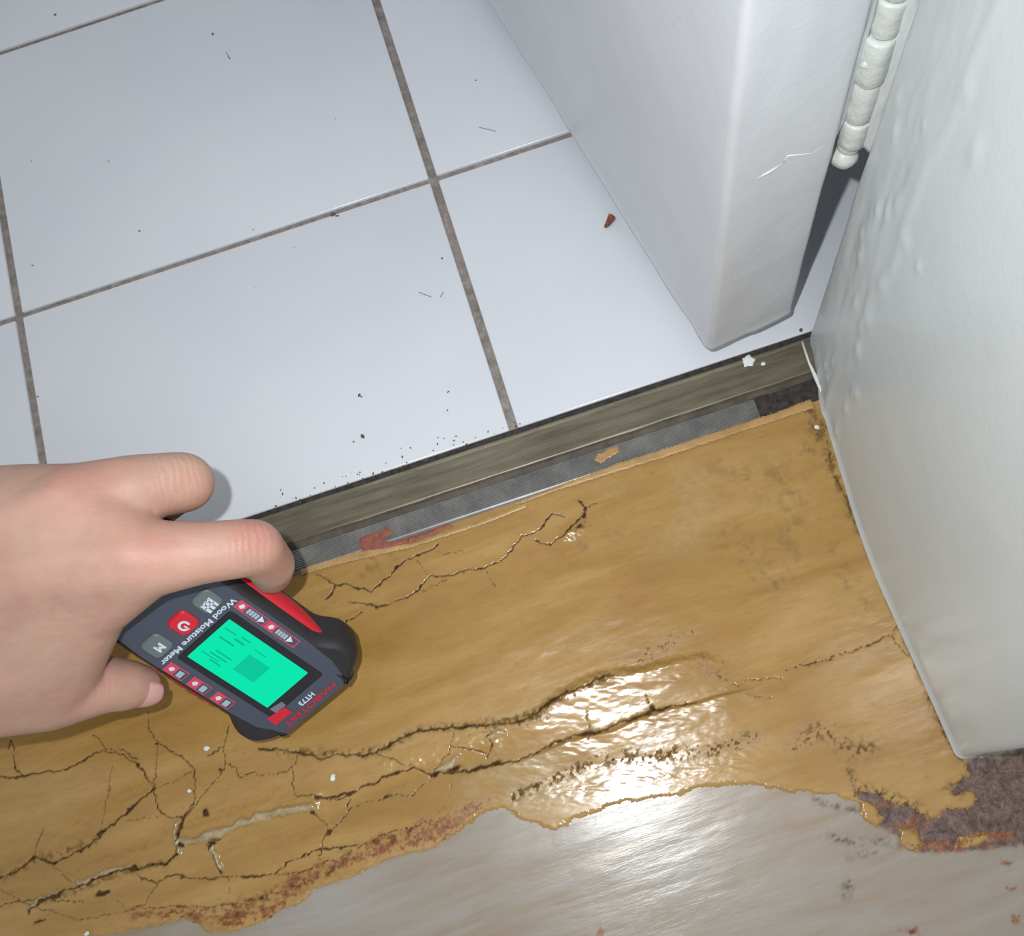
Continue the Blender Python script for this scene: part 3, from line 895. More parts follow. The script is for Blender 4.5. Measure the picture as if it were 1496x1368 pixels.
# painted-over hinge
HX = np.array([0.1287, -0.1222])
hinge = empty('hinge', (HX[0], HX[1], 0.10), door)
hinge.matrix_parent_inverse = Matrix.Identity(4)
zz = 0.1118
hr = random.Random(11)


def lathe(name, prof, mat, parent, loc, seg=20, nz=0.0, seed=0, tilt=(0, 0)):
    vs, fs = [], []
    n = len(prof)
    for k, (r, z) in enumerate(prof):
        for s in range(seg):
            a = 2 * math.pi * s / seg
            q = 1 + nz * math.sin(3 * a + seed) * math.cos(z * 900 + seed * 2) + nz * 0.6 * math.sin(5 * a + seed * 3 + z * 500)
            vs.append((r * q * math.cos(a) + tilt[0] * z, r * q * math.sin(a) + tilt[1] * z, z))
    for k in range(n - 1):
        for s in range(seg):
            fs.append((k * seg + s, k * seg + (s + 1) % seg, (k + 1) * seg + (s + 1) % seg, (k + 1) * seg + s))
    fs.append(tuple(reversed(range(seg)))); fs.append(tuple((n - 1) * seg + s for s in range(seg)))
    o = mesh_obj(name, vs, fs, mat, parent)
    o.location = loc
    return o


r0 = 0.0046
ball = [(r0 * 0.25, -0.0042), (r0 * .65, -0.0037), (r0 * .92, -0.0022), (r0 * 1.0, -0.0003), (r0 * .95, 0.0012), (r0 * .7, 0.0024), (r0 * .6, .003)]
lathe('pin_finial', ball, M_CREAM, hinge, (-0.0009, 0.0003, zz - 0.10), nz=0.05, seed=2)
zc = zz + 0.0028
for k, L in enumerate([0.0030, 0.0115, 0.0165, 0.0170, 0.0120, 0.016, 0.016]):
    r = r0 * hr.uniform(0.93, 1.06)
    if k == 0: r *= 0.82
    pr = [(r * .6, 0), (r * .94, 0.0002), (r, 0.0008), (r * 1.01, L * .3), (r * .99, L * .6), (r, L - 0.0008), (r * .94, L - 0.0002), (r * .6, L)]
    lathe('knuckle', pr, M_CREAM, hinge, (hr.uniform(-.0006, .0006), hr.uniform(-.0005, .0005), zc - 0.10), nz=0.045, seed=k + 1)
    zc += L + 0.0004
lathe('pin', [(0.0026, 0), (0.0026, 0.10)], M_DIRT, hinge, (0, 0, zz - 0.10))
# the two leaves, thick with paint, run flush into the door edge and into the wall
def leaf(p0, p1, z0, z1, z0b, mat, seed, depth=0.0035, bow=0.0010):
    p0, p1 = np.array(p0), np.array(p1)
    d = p1 - p0; L = np.linalg.norm(d); d /= L
    n = np.array([d[1], -d[0]])
    if n[1] > 0: n = -n
    nu, nz = 14, 60
    vs = []
    for back in (0, 1):
        for j in range(nz + 1):
            for i in range(nu + 1):
                f = i / nu
                zb = z0 + (z0b - z0) * f
                z = zb + (z1 - zb) * j / nz
                k = bow * math.sin(math.pi * f) * 0.6 + 0.0007 * float(fbm(np.array([f * 2.2 + seed]), np.array([z / 0.012]), seed, 3)[0])
                q = p0 + d * L * f + n * (k - back * depth)
                vs.append((q[0] - HX[0], q[1] - HX[1], z - 0.10))
    m = (nu + 1) * (nz + 1); fs = []
    for j in range(nz):
        for i in range(nu):
            a = j * (nu + 1) + i
            fs.append((a, a + 1, a + nu + 2, a + nu + 1)); fs.append((m + a, m + a + nu + 1, m + a + nu + 2, m + a + 1))
    per = [i for i in range(nu + 1)] + [j * (nu + 1) + nu for j in range(1, nz + 1)] + [nz * (nu + 1) + i for i in range(nu - 1, -1, -1)] + [j * (nu + 1) for j in range(nz - 1, 0, -1)]
    for a, b in zip(per, per[1:] + per[:1]): fs.append((a, b, m + b, m + a))
    bm = bmesh.new(); bv = [bm.verts.new(v) for v in vs]
    for f in fs: bm.faces.new([bv[i] for i in f])
    return bm_obj('hinge_leaf', bm, mat, hinge, True)


nd0 = np.array([ex[1], -ex[0]])
leaf(B - ex * 0.005 - nd0 * 0.0022, HX + np.array([-0.0040, -0.0004]), 0.1130, 0.215, 0.1300, M_DOOR, 3)
leaf(HX + np.array([0.0018, -0.0030]), J1 + np.array([0.0045, 0.0028]), 0.1190, 0.215, 0.116, M_WALL, 5)
for k, (z, sg, sc) in enumerate([(0.027, 1, 0.8), (0.0400, 1, 0.9), (0.0555, -1, 0.8), (0.0715, 1, 0.8)]):      # gobs of old paint
    bm = bmesh.new()
    bmesh.ops.create_icosphere(bm, subdivisions=2, radius=0.0022 * sc)
    for v in bm.verts: v.co.z *= 0.9; v.co.y *= 0.7
    o = bm_obj('paint_gob', bm, M_CREAM, hinge, True)
    o.location = (sg * 0.0036, -0.0022, z)

# ------------------------------------------------------------------ moisture meter
MR = np.array([[0.38738051, 0.91405128, 0.08566871], [-0.56304942, 0.30935269, -0.76290122], [-0.72930245, 0.24854473, 0.6392879]])
MC = np.array([-0.11539665, -0.20011624, 0.04068046])
sc_ = 0.985                                              # a touch nearer, so that its head rests on the floor
MCn = CC + (MC - CC) * sc_
mm = sc_ * 0.001
meter = empty('moisture_meter', (0, 0, 0))
meter.matrix_world = Matrix([[MR[i][0], MR[i][1], MR[i][2], MCn[i]] for i in range(3)] + [[0, 0, 0, 1]])
tag(meter, 'black and red handheld moisture meter with green lit screen held by the hand', 'meter')
M_BODY = NT('meter_black_rubber'); M_BODY = M_BODY.set(color=srgb(36, 34, 37), rough=0.55, normal=M_BODY.bump(M_BODY.noise(1500, 2), 0.0001, 0.5))
M_FACE = simple('meter_slate_plastic', (66, 72, 86), 0.42)
M_GLASS = simple('meter_window_black', (24, 26, 32), 0.12)
M_REDP = simple('meter_red_plastic', (196, 30, 46), 0.38)
M_REDL = simple('meter_red_print', (196, 66, 84), 0.5)
M_WPR = simple('meter_pale_print', (196, 210, 222), 0.5)
M_LPR = simple('meter_light_blue_print', (150, 176, 190), 0.5)
M_GBTN = NT('meter_grey_button').set(color=srgb(98, 108, 108), rough=0.5)
t = NT('lcd_backlight')
M_LCD = t.set(color=(0.0, 0.01, 0.005, 1), rough=0.4, spec=0.1, emit=srgb(0, 238, 180), emit_s=0.79)
t = NT('lcd_dark_block')
M_LCD2 = t.set(color=(0.0, 0.01, 0.005, 1), rough=0.4, spec=0.1, emit=srgb(0, 206, 160), emit_s=0.79)
t = NT('lcd_segment')
M_LCD3 = t.set(color=(0.0, 0.01, 0.005, 1), rough=0.4, spec=0.1, emit=srgb(0, 190, 138), emit_s=0.79)


def loops_solid(name, loops, mat, parent, smooth=True):
    """loops: list of equally long point rings (mm, meter frame), capped at both ends"""
    n = len(loops[0]); vs, fs = [], []
    for lp in loops: vs += [tuple(c * mm for c in p) for p in lp]
    for k in range(len(loops) - 1):
        for i in range(n):
            fs.append((k * n + i, k * n + (i + 1) % n, (k + 1) * n + (i + 1) % n, (k + 1) * n + i))
    bm = bmesh.new()
    bv = [bm.verts.new(v) for v in vs]
    for f in fs: bm.faces.new([bv[i] for i in f])
    bm.faces.new([bv[i] for i in range(n)][::-1]); bm.faces.new([bv[(len(loops) - 1) * n + i] for i in range(n)])
    o = bm_obj(name, bm, mat, parent, False)
    if smooth:
        for p in o.data.polygons: p.use_smooth = len(p.vertices) < 8
    return o


def smooth_closed(ctrl, per=4):
    """Catmull-Rom through a closed control ring"""
    out = []; n = len(ctrl)
    for i in range(n):
        p0, p1, p2, p3 = (np.array(ctrl[(i + k - 1) % n], float) for k in range(4))
        for s in range(per):
            t_ = s / per
            out.append(0.5 * ((2 * p1) + (-p0 + p2) * t_ + (2 * p0 - 5 * p1 + 4 * p2 - p3) * t_ ** 2 + (-p0 + 3 * p1 - 3 * p2 + p3) * t_ ** 3))
    return out


half = [(-60, 14), (-58, 18), (-51, 21), (-40, 22.5), (-20, 23.2), (0, 23.4), (9, 23.4), (13, 24.2), (17, 26.6), (21, 28), (27, 27.5), (31, 24), (34, 18.5), (35.5, 15)]
ring = half + [(u, -v - 1) for u, v in reversed(half)]
ring = smooth_closed(ring, 3)


def inset(rg, d, w):
    """ring shrunk by d mm, lifted to w"""
    out = []
    n = len(rg)
    for i in range(n):
        a, b = rg[i - 1], rg[(i + 1) % n]
        tv = b - a; tv = tv / (np.linalg.norm(tv) + 1e-9)
        nn = np.array([tv[1], -tv[0]])
        c = np.array([-10.0, -0.5])
        if nn @ (rg[i] - c) > 0: nn = -nn
        out.append((rg[i][0] + nn[0] * d, rg[i][1] + nn[1] * d, w))
    return out


loops_solid('body', [inset(ring, 3.4, 0.0), inset(ring, 2.6, -0.3), inset(ring, 1.0, -2.2), inset(ring, 0.2, -4.2), inset(ring, 0, -7), inset(ring, 0.2, -14), inset(ring, 1.5, -18), inset(ring, 4, -20)], M_BODY, meter)


def plate(name, poly, w0, w1, mat, ch=0.3, parent=meter, label=None):
    poly = [np.array(p, float) for p in poly]
    c = sum(poly) / len(poly)
    def ins(d):
        out = []
        n = len(poly)
        for i in range(n):
            a, p, b = poly[i - 1], poly[i], poly[(i + 1) % n]
            e1 = (p - a) / np.linalg.norm(p - a); e2 = (b - p) / np.linalg.norm(b - p)
            n1 = np.array([-e1[1], e1[0]]); n2 = np.array([-e2[1], e2[0]])
            bis = n1 + n2; bis /= (bis @ n1)
            if bis @ (c - p) < 0: bis = -bis
            out.append(p + bis * d)
        return out
    lo = [(p[0], p[1], w0) for p in poly]; l1 = [(p[0], p[1], w1 - ch) for p in poly]; l2 = [(p[0], p[1], w1) for p in ins(ch)]
    o = loops_solid(name, [lo, l1, l2], mat, parent, False)
    if label: o['label'] = label
    return o


def rrect(u0, u1, v0, v1, r, seg=4):
    out = []
    for cx, cy, a0 in ((u1 - r, v1 - r, 0), (u0 + r, v1 - r, 90), (u0 + r, v0 + r, 180), (u1 - r, v0 + r, 270)):
        for s in range(seg + 1):
            a = math.radians(a0 + 90 * s / seg)
            out.append((cx + r * math.cos(a), cy + r * math.sin(a)))
    return out


plate('face_plate', [(-54, -15), (-44, -19.5), (-30, -21), (12, -21.2), (22, -20.5), (33.2, -16), (33.2, 14.5), (28.5, 17.6), (22, 19.6), (8, 20.4), (-30, 20), (-44, 18.5), (-54, 14)], -1, 0.5, M_FACE, 0.5)
plate('window', rrect(-20.6, 23.4, -13.4, 13.4, 1.2), 0.2, 0.75, M_GLASS, 0.2)
scr = plate('screen', rrect(-18.4, 18.5, -10.6, 10.5, 0.3, 2), 0.5, 0.85, M_LCD, 0.05, label='green backlit display')
plate('screen_block', [(-3, -5.0), (6.6, -5.0), (6.6, 3.6), (-3, 3.6)], 0.5, 0.90, M_LCD2, 0.02, label='darker square on the display')
for (a, b, c, d) in ((-16, -9.5, 2.5, 3.2), (-13, -6, -2.6, -2.0), (-14, -6.5, -4.4, -3.8), (-12, -7, -7, -6.4), (-17, -12, 6.6, 7.1), (-11.5, -7, 5.0, 5.8), (-16.5, -9, -5.8, -5.4), (-10, -6.5, 7.2, 7.8), (-3, 2.4, 6, 6.4)):
    plate('screen_segment', [(a, c), (b, c), (b, d), (a, d)], 0.5, 0.90, M_LCD3, 0.02)


def letters(name, txt, u, v, size, mat, parent=meter, w=0.6, sx=1.0, label=None, bold=0.0):
    """text read from right to left side of the meter, its tops towards the head"""
    cu = bpy.data.curves.new(name, 'FONT')
    cu.body = txt; cu.size = size * mm; cu.align_x = 'CENTER'; cu.align_y = 'CENTER'; cu.extrude = 0.12 * mm; cu.offset = bold * mm
    cu.resolution_u = 3
    tmp = bpy.data.objects.new('tmp', cu)
    col.objects.link(tmp)
    bpy.context.view_layer.update()
    me = bpy.data.meshes.new_from_object(tmp.evaluated_get(bpy.context.evaluated_depsgraph_get()))
    bpy.data.objects.remove(tmp)
    me.name = name
    me.materials.clear(); me.materials.append(mat)
    o = bpy.data.objects.new(name, me)
    col.objects.link(o)
    o.parent = parent
    o.matrix_local = Matrix([[0, 1 * 1.0, 0, u * mm], [-sx, 0, 0, v * mm], [0, 0, 1, w * mm], [0, 0, 0, 1]])
    if label: o['label'] = label
    return o


letters('model_lettering', 'HT73', 26.6, 1.2, 3.0, M_WPR, w=0.62, sx=1.05, bold=0.05, label='white lettering HT73')
letters('brand_lettering', 'HABOTEST', 29.6, 0.1, 3.3, M_REDP, w=0.62, sx=1.62, bold=0.03, label='red lettering HABOTEST')
letters('title_lettering', 'Wood Moisture Meter', -22.6, -0.3, 2.9, M_WPR, w=0.62, sx=1.34, bold=0.05, label='pale lettering Wood Moisture Meter')
plate('corner_mark', [(27.2, 16.1), (32.0, 16.1), (32.0, 16.8), (27.2, 16.8)], 0.2, 0.56, M_BODY, 0.02)
plate('corner_mark', [(26.5, -18.4), (32.0, -16.9), (32.0, -16.2), (26.5, -17.7)], 0.2, 0.56, M_BODY, 0.02)
plate('red_label', [(21.8, -14.4), (26.6, -15), (26.9, -6.6), (23.2, -6.6)], 0.3, 0.95, M_REDP, 0.1, label='small red plate')
plate('painted_glare', [(19.6, -10.6), (22.6, -10.6), (22.9, -5.6), (20.6, -5.2)], 0.3, 0.82, simple('meter_painted_glare', (110, 112, 122), 0.3), 0.05)  # glare on the window glass, put in as a grey plate

# three buttons
bt = plate('button', rrect(-33.2, -24.6, -17.6, -9.2, 2.0), 0.2, 1.5, M_GBTN, 0.6, label='grey button lettered M')
letters('button_mark', 'M', -28.2, -12.9, 4.4, M_WPR, bt, 1.52, 1.0, bold=0.12)
bt = plate('button', rrect(-33.0, -24.4, -4.9, 3.7, 2.2), 0.2, 1.5, M_REDP, 0.6, label='red power button')
bm = bmesh.new()
for k in range(18):
    a0 = math.radians(60 + 300 * k / 18); a1 = math.radians(60 + 300 * (k + 1) / 18)
    q = [((-28.0 + r * math.cos(a)) * mm, (-0.9 + r * math.sin(a)) * mm, 1.56 * mm) for r, a in ((1.2, a0), (2.1, a0), (2.1, a1), (1.2, a1))]
    bm.faces.new([bm.verts.new(c) for c in q])
q = [(-28.0 + a, -0.9 + b) for a, b in ((0, -.3), (2.2, -.3), (2.2, .3), (0, .3))]
bm.faces.new([bm.verts.new((a * mm, b * mm, 1.56 * mm)) for a, b in q])
bm_obj('button_mark', bm, M_WPR, bt)
bt = plate('button', rrect(-33.0, -24.6, 7.2, 15.4, 2.0), 0.2, 1.5, M_GBTN, 0.6, label='grey button with pale print')
for (a, b, c, d) in ((-29.8, -25.4, 12.3, 13.3), (-29.6, -25.2, 10.5, 11.6), (-29.4, -25.0, 8.6, 9.8), (-27.8, -27.0, 8.8, 13.1), (-29.4, -28.8, 9, 13)):
    plate('button_mark', [(a, c), (b, c), (b, d), (a, d)], 1.4, 1.6, M_WPR, 0.02, bt)
# side tags
for k, u in enumerate((-18.2, -8.0, 2.6)):
    tg_ = plate('range_tag', [(u - 2.6, -20.4), (u + 5.6, -20.4), (u + 5.6, -15.9), (u - 2.6, -15.9)], 0.3, 0.58, M_REDL, 0.02, label='small red framed tag')
    plate('tag_field', [(u + 1.5, -20.0), (u + 5.3, -20.0), (u + 5.3, -16.3), (u + 1.5, -16.3)], 0.4, 0.64, M_FACE, 0.02, tg_)
    plate('tag_print', [(u + 2.2, -19.6), (u + 4.3, -19.6), (u + 4.3, -16.9), (u + 2.2, -16.9)], 0.5, 0.70, M_LPR, 0.02, tg_)
    plate('tag_mark', [(u - 1.5, -18.5), (u - 0.3, -19.3), (u + 0.6, -18.3), (u + 0.3, -17.2), (u - 0.9, -17.3)], 0.5, 0.64, M_WPR, 0.02, tg_)
for k, (u, n) in enumerate(((-18.2, 11.4), (-4.9, 12.6))):
    tg_ = plate('range_tag', [(u - 2.6, 15.1), (u + n - 1, 15.1), (u + n - 1, 19.0), (u - 2.6, 19.0)], 0.3, 0.58, M_REDL, 0.02, label='long red framed tag')
    plate('tag_field', [(u + 1.3, 15.5), (u + n - 1.5, 15.5), (u + n - 1.5, 18.6), (u + 1.3, 18.6)], 0.4, 0.64, M_FACE, 0.02, tg_)
    for q in range(4):
        plate('tag_print', [(u + 2.0 + q * 1.25, 16.0), (u + 3.0 + q * 1.25, 16.0), (u + 3.0 + q * 1.25, 18.2), (u + 2.0 + q * 1.25, 18.2)], 0.5, 0.70, M_LPR, 0.02, tg_)
    plate('tag_arrow', [(u + 7.3, 15.6), (u + 9.6, 17.1), (u + 7.3, 18.5)], 0.5, 0.72, M_WPR, 0.02, tg_)
    plate('tag_mark', [(u - 1.5, 16.5), (u - 0.4, 15.9), (u + 0.5, 17.0), (u + 0.1, 18.1), (u - 1.0, 18.0)], 0.5, 0.64, M_WPR, 0.02, tg_)
# side grips: red lenses set in the flanks
for sg in (1, -1):
    n = 26; vs = []
    top, bot = [], []
    for i in range(n + 1):
        u = -26 + 43.5 * i / n
        k = max(0.0, math.sin(math.pi * i / n))
        top.append((u, -3.6 - 0.6 * (1 - k))); bot.append((u, -4.4 - 9.5 * k ** 0.8))
    rows = []
    m = 6
    for j in range(m + 1):
        row = []
        for i in range(n + 1):
            u = top[i][0]; w = top[i][1] + (bot[i][1] - top[i][1]) * j / m
            b = max(0.0, math.sin(math.pi * i / n)) ** 0.7 * max(0.0, math.sin(math.pi * (0.12 + 0.88 * j / m))) ** 0.7
            base = np.interp(w, [-5, -3.4], [23.1, 22.2]) if sg > 0 else np.interp(w, [-5, -3.4], [23.9, 23.2])
            v = (base + 1.9 * b) if sg > 0 else -(base + 2.6 * b + 0.5 * math.sin(i * 1.9) * b)
            row.append((u, v, w))
        rows.append(row)
    vs = [tuple(c * mm for c in p) for r in rows for p in r]
    fs = [(j * (n + 1) + i, j * (n + 1) + i + 1, (j + 1) * (n + 1) + i + 1, (j + 1) * (n + 1) + i) for j in range(m) for i in range(n)]
    back = [tuple(c * mm for c in (p[0], sg * 20.0, p[2])) for p in ([rows[0][i] for i in range(n + 1)] + [rows[m][i] for i in range(n, -1, -1)])]
    b0 = len(vs); vs += back
    rim = [i for i in range(n + 1)] + [m * (n + 1) + i for i in range(n, -1, -1)]
    L = len(rim)
    fs += [(rim[i], rim[(i + 1) % L], b0 + (i + 1) % L, b0 + i) for i in range(L)]
    bm = bmesh.new(); bv = [bm.verts.new(v) for v in vs]
    for f in fs:
        try: bm.faces.new([bv[i] for i in f])
        except ValueError: pass
    bm.faces.new([bv[b0 + i] for i in range(L)])
    g = bm_obj('side_grip', bm, M_REDP, meter, True)
    g['label'] = 'red side grip'

# ------------------------------------------------------------------ hand
def m_skin():
    t = NT('skin')
    c = t.ramp(t.noise(28, 4, 0.6), [(0.3, srgb(172, 136, 120)), (0.5, srgb(183, 149, 132)), (0.7, srgb(190, 160, 140))])
    c = t.mix(t.attr('blush'), c, srgb(200, 124, 116))
    c = t.mix(t.ramp(t.noise(260, 3, 0.6), [(0.45, (0, 0, 0, 1)), (0.75, (0.3, 0.3, 0.3, 1))]), c, srgb(180, 128, 108))
    v = t.node('ShaderNodeTexVoronoi', feature='DISTANCE_TO_EDGE')
    v.inputs['Scale'].default_value = 900
    t.link(t.coord(), v.inputs['Vector'])
    n1 = t.bump(v.outputs['Distance'], 0.0002, 0.25)
    n2 = t.bump(t.noise(150, 5, 0.65, t.coord((1, 2.2, 1), (0, 0, 0.4))), 0.0006, 0.4, n1)
    wv = t.math('SINE', t.math('ADD', t.math('MULTIPLY', t.attr('crease_s'), 2900.0), t.math('MULTIPLY', t.noise(160, 3), 9.0)))
    n2 = t.bump(t.math('MULTIPLY', wv, t.attr('crease_m')), 0.00016, 0.5, n2)
    return t.set(color=c, rough=0.5, normal=n2, sss=0.12, sss_r=(1.0, 0.35, 0.2), sss_s=0.004, spec=0.35)


M_SKIN = m_skin()


def hp(x, y, h, r): return (Vector(at(x, y, h)), r)


J = {
    'im': hp(208, 818, 0.108, 0.0122), 'ip0': hp(292, 808, 0.103, 0.0098), 'ip': hp(372, 800, 0.095, 0.0090), 'id': hp(396, 825, 0.078, 0.0079), 'it': hp(396, 838, 0.064, 0.0072),
    'mm': hp(118, 738, 0.112, 0.0128), 'mp0': hp(190, 715, 0.109, 0.0106), 'mp': hp(268, 705, 0.100, 0.0097), 'md': hp(262, 712, 0.078, 0.0083), 'mt': hp(225, 745, 0.060, 0.0075),
    'rm': hp(40, 742, 0.106, 0.0138), 'rp': hp(150, 735, 0.088, 0.0090), 'rd': hp(165, 750, 0.066, 0.0082), 'rt': hp(140, 790, 0.052, 0.0074),
    'pm': hp(-40, 765, 0.094, 0.0130), 'pp': hp(60, 775, 0.074, 0.0082), 'pd': hp(80, 790, 0.056, 0.0074), 'pt': hp(60, 825, 0.046, 0.0066),
    'web': hp(128, 885, 0.094, 0.0125), 'web2': hp(60, 950, 0.088, 0.0125), 'mid': hp(80, 830, 0.112, 0.0115),
    'tc': hp(-70, 1008, 0.082, 0.0175), 'tm': hp(70, 1012, 0.070, 0.0130), 'ti': hp(152, 1000, 0.062, 0.0098), 'tt': hp(206, 1001, 0.050, 0.0072), 'ti2': hp(180, 1001, 0.056, 0.0092),
    'wa': hp(-170, 775, 0.100, 0.019), 'wb': hp(-170, 880, 0.108, 0.020), 'wc': hp(-170, 990, 0.092, 0.019),
    'fa': hp(-620, 840, 0.10, 0.026), 'fb': hp(-620, 960, 0.10, 0.026),
}
hulls = [('im', 'ip0'), ('ip0', 'ip'), ('ip', 'id'), ('id', 'it'), ('mm', 'mp0'), ('mp0', 'mp'), ('mp', 'md'), ('md', 'mt'), ('rm', 'rp'), ('rp', 'rd'), ('rd', 'rt'), ('pm', 'pp'), ('pp', 'pd'), ('pd', 'pt'),
         ('im', 'mm', 'mid', 'web'), ('mm', 'rm', 'mid', 'wb'), ('rm', 'pm', 'wa', 'wb'), ('mid', 'web', 'wb', 'web2'), ('im', 'mid', 'web'), ('mid', 'wb', 'rm', 'wa'),
         ('web2', 'wb', 'wc', 'tc'), ('web', 'web2', 'tm', 'tc'), ('tc', 'tm'), ('tm', 'ti'), ('ti', 'ti2'), ('ti2', 'tt'), ('wa', 'wb', 'wc', 'fa', 'fb'), ('tc', 'wc', 'web2')]
bmH = bmesh.new()
for h in hulls:
    b2 = bmesh.new()
    for k in h:
        p, r = J[k]
        bmesh.ops.create_icosphere(b2, subdivisions=3, radius=r, matrix=Matrix.Translation(p))
    r_ = bmesh.ops.convex_hull(b2, input=list(b2.verts))
    dead = list({g for g in r_['geom_interior'] if isinstance(g, bmesh.types.BMVert)} | {g for g in r_['geom_unused'] if isinstance(g, bmesh.types.BMVert)})
    bmesh.ops.delete(b2, geom=dead, context='VERTS')
    tmp = bpy.data.meshes.new('t'); b2.to_mesh(tmp); b2.free()
    bmH.from_mesh(tmp); bpy.data.meshes.remove(tmp)
hand = bm_obj('hand', bmH, M_SKIN, None, True)
rm = hand.modifiers.new('r', 'REMESH'); rm.mode = 'VOXEL'; rm.voxel_size = 0.0012
sm = hand.modifiers.new('s', 'SMOOTH'); sm.factor = 0.5; sm.iterations = 14
bpy.context.view_layer.update()
dg = bpy.context.evaluated_depsgraph_get()
nm = bpy.data.meshes.new_from_object(hand.evaluated_get(dg))
hand.modifiers.clear()
hand.data = nm
nm.name = 'hand'
nm.materials.clear(); nm.materials.append(M_SKIN)
nv = len(nm.vertices)
co = np.zeros(nv * 3); nm.vertices.foreach_get('co', co); co = co.reshape(-1, 3)
no = np.zeros(nv * 3); nm.vertices.foreach_get('normal', no); no = no.reshape(-1, 3)


def bumpat(P, rad, amt):
    global co
    d = np.linalg.norm(co - np.array(P), axis=1)
    co += no * (amt * np.exp(-(d / rad) ** 2))[:, None]


# knuckles, tendons and skin folds
camdir = np.array([0, 0, 1.0])
for k, a, r in (('im', 0.0010, 0.009), ('mm', 0.0014, 0.009), ('rm', 0.0012, 0.009), ('ip', 0.0010, 0.007), ('mp', 0.0008, 0.007), ('ti', 0.0007, 0.006)):
    P = np.array(J[k][0]) + camdir * J[k][1]
    bumpat(P, r, a)
for a, b, s in (('im', 'wb', 0.0008), ('mm', 'wb', 0.0009), ('rm', 'wa', 0.0007)):
    p = np.array(J[a][0]) + camdir * J[a][1]; q = np.array(J[b][0]) + camdir * J[b][1] * 0.9
    dd = q - p; t_ = np.clip(((co - p) @ dd) / (dd @ dd), 0.02, 0.8)
    d = np.linalg.norm(co - (p + t_[:, None] * dd), axis=1)
    co += no * (s * np.exp(-(d / 0.0035) ** 2))[:, None]
nm.vertices.foreach_set('co', co.ravel())
bl = np.zeros(nv)
for (x, y, h), r, a in (((372, 770, .103), 0.010, .75), ((412, 815, .09), 0.010, .5), ((420, 850, .07), 0.008, .5), ((228, 800, .12), 0.012, .55), ((110, 690, .125), 0.013, .4), ((290, 700, .10), 0.012, .35),
                        ((225, 1010, .055), 0.010, .35), ((150, 1000, .07), 0.012, .3), ((310, 840, .10), 0.016, .4), ((170, 900, .1), 0.016, .25)):
    P = at(x, y, h)
    bl = np.maximum(bl, 0.6 * a * np.exp(-(np.linalg.norm(co - P, axis=1) / r) ** 2))
cs, cm = np.zeros(nv), np.zeros(nv)
for a, b, c, rad in (('ip0', 'ip', 'id', 0.0075), ('mp0', 'mp', 'md', 0.0075), ('tm', 'ti', 'ti2', 0.006)):
    P = np.array(J[b][0]); ax_ = P - np.array(J[a][0]); ax_ /= np.linalg.norm(ax_)
    top_ = P + camdir * J[b][1] * 0.7
    m_ = np.exp(-(np.linalg.norm(co - top_, axis=1) / rad) ** 2)
    upd = m_ > cm
    cs[upd] = ((co - P) @ ax_)[upd]; cm = np.maximum(cm, m_)
for nme, arr in (('crease_s', cs), ('crease_m', cm)):
    q_ = nm.attributes.new(nme, 'FLOAT', 'POINT'); q_.data.foreach_set('value', arr.astype(np.float32))
at_ = nm.attributes.new('blush', 'FLOAT', 'POINT'); at_.data.foreach_set('value', bl.astype(np.float32))
nm.update(); nm.shade_smooth()
tag(hand, 'bare left hand reaching in from the left, gripping the black and red meter', 'hand')

# thumb nail
t = NT('nail'); M_NAIL = t.set(color=srgb(208, 160, 156), rough=0.3)
tt = np.array(J['tt'][0]); ti = np.array(J['ti2'][0])
ax = tt - ti; ax /= np.linalg.norm(ax)
out = np.array([0.15, -0.75, 0.62]); out -= ax * (out @ ax); out /= np.linalg.norm(out)
sd_ = np.cross(ax, out)
vs, fs = [], []
nu, nv_ = 8, 8
for i in range(nu + 1):
    for j in range(nv_ + 1):
        a = -0.9 + 1.8 * j / nv_; s = -0.004 + 0.0095 * i / nu
        rr_ = 0.0074 + 0.0002 - 0.0012 * max(0, i / nu - 0.4) ** 2 * 2
        w_ = 1 - 0.25 * (i / nu) ** 3
        p = tt + ax * (s * (1 - 0.18 * abs(j / nv_ - .5) * 2 * (i / nu))) + (out * math.cos(a * w_) + sd_ * math.sin(a * w_)) * rr_
        vs.append(p)
fs = [(i * (nv_ + 1) + j, i * (nv_ + 1) + j + 1, (i + 1) * (nv_ + 1) + j + 1, (i + 1) * (nv_ + 1) + j) for i in range(nu) for j in range(nv_)]
nail = mesh_obj('thumb_nail', vs, fs, M_NAIL, hand)
so = nail.modifiers.new('s', 'SOLIDIFY'); so.thickness = 0.0006; so.offset = 0

# ------------------------------------------------------------------ small loose bits
def chunk(name, px, py, size, mat, label, cat, group=None, squash=(1, 0.6, 0.35), rot=0.0, z=0.0, seed=0):
    r = random.Random(seed)
    bm = bmesh.new()
    bmesh.ops.create_icosphere(bm, subdivisions=2, radius=1)
    for v in bm.verts:
        k = 1 + r.uniform(-0.22, 0.22)
        v.co = Vector((v.co.x * squash[0] * k, v.co.y * squash[1] * k, max(-0.15, v.co.z) * squash[2] * k)) * size
    o = bm_obj(name, bm, mat, None, False)
    p = at(px, py, 0)
    o.location = (p[0], p[1], z + 0.12 * size * squash[2])
    o.rotation_euler = (0, 0, rot)
    return tag(o, label, cat, group)


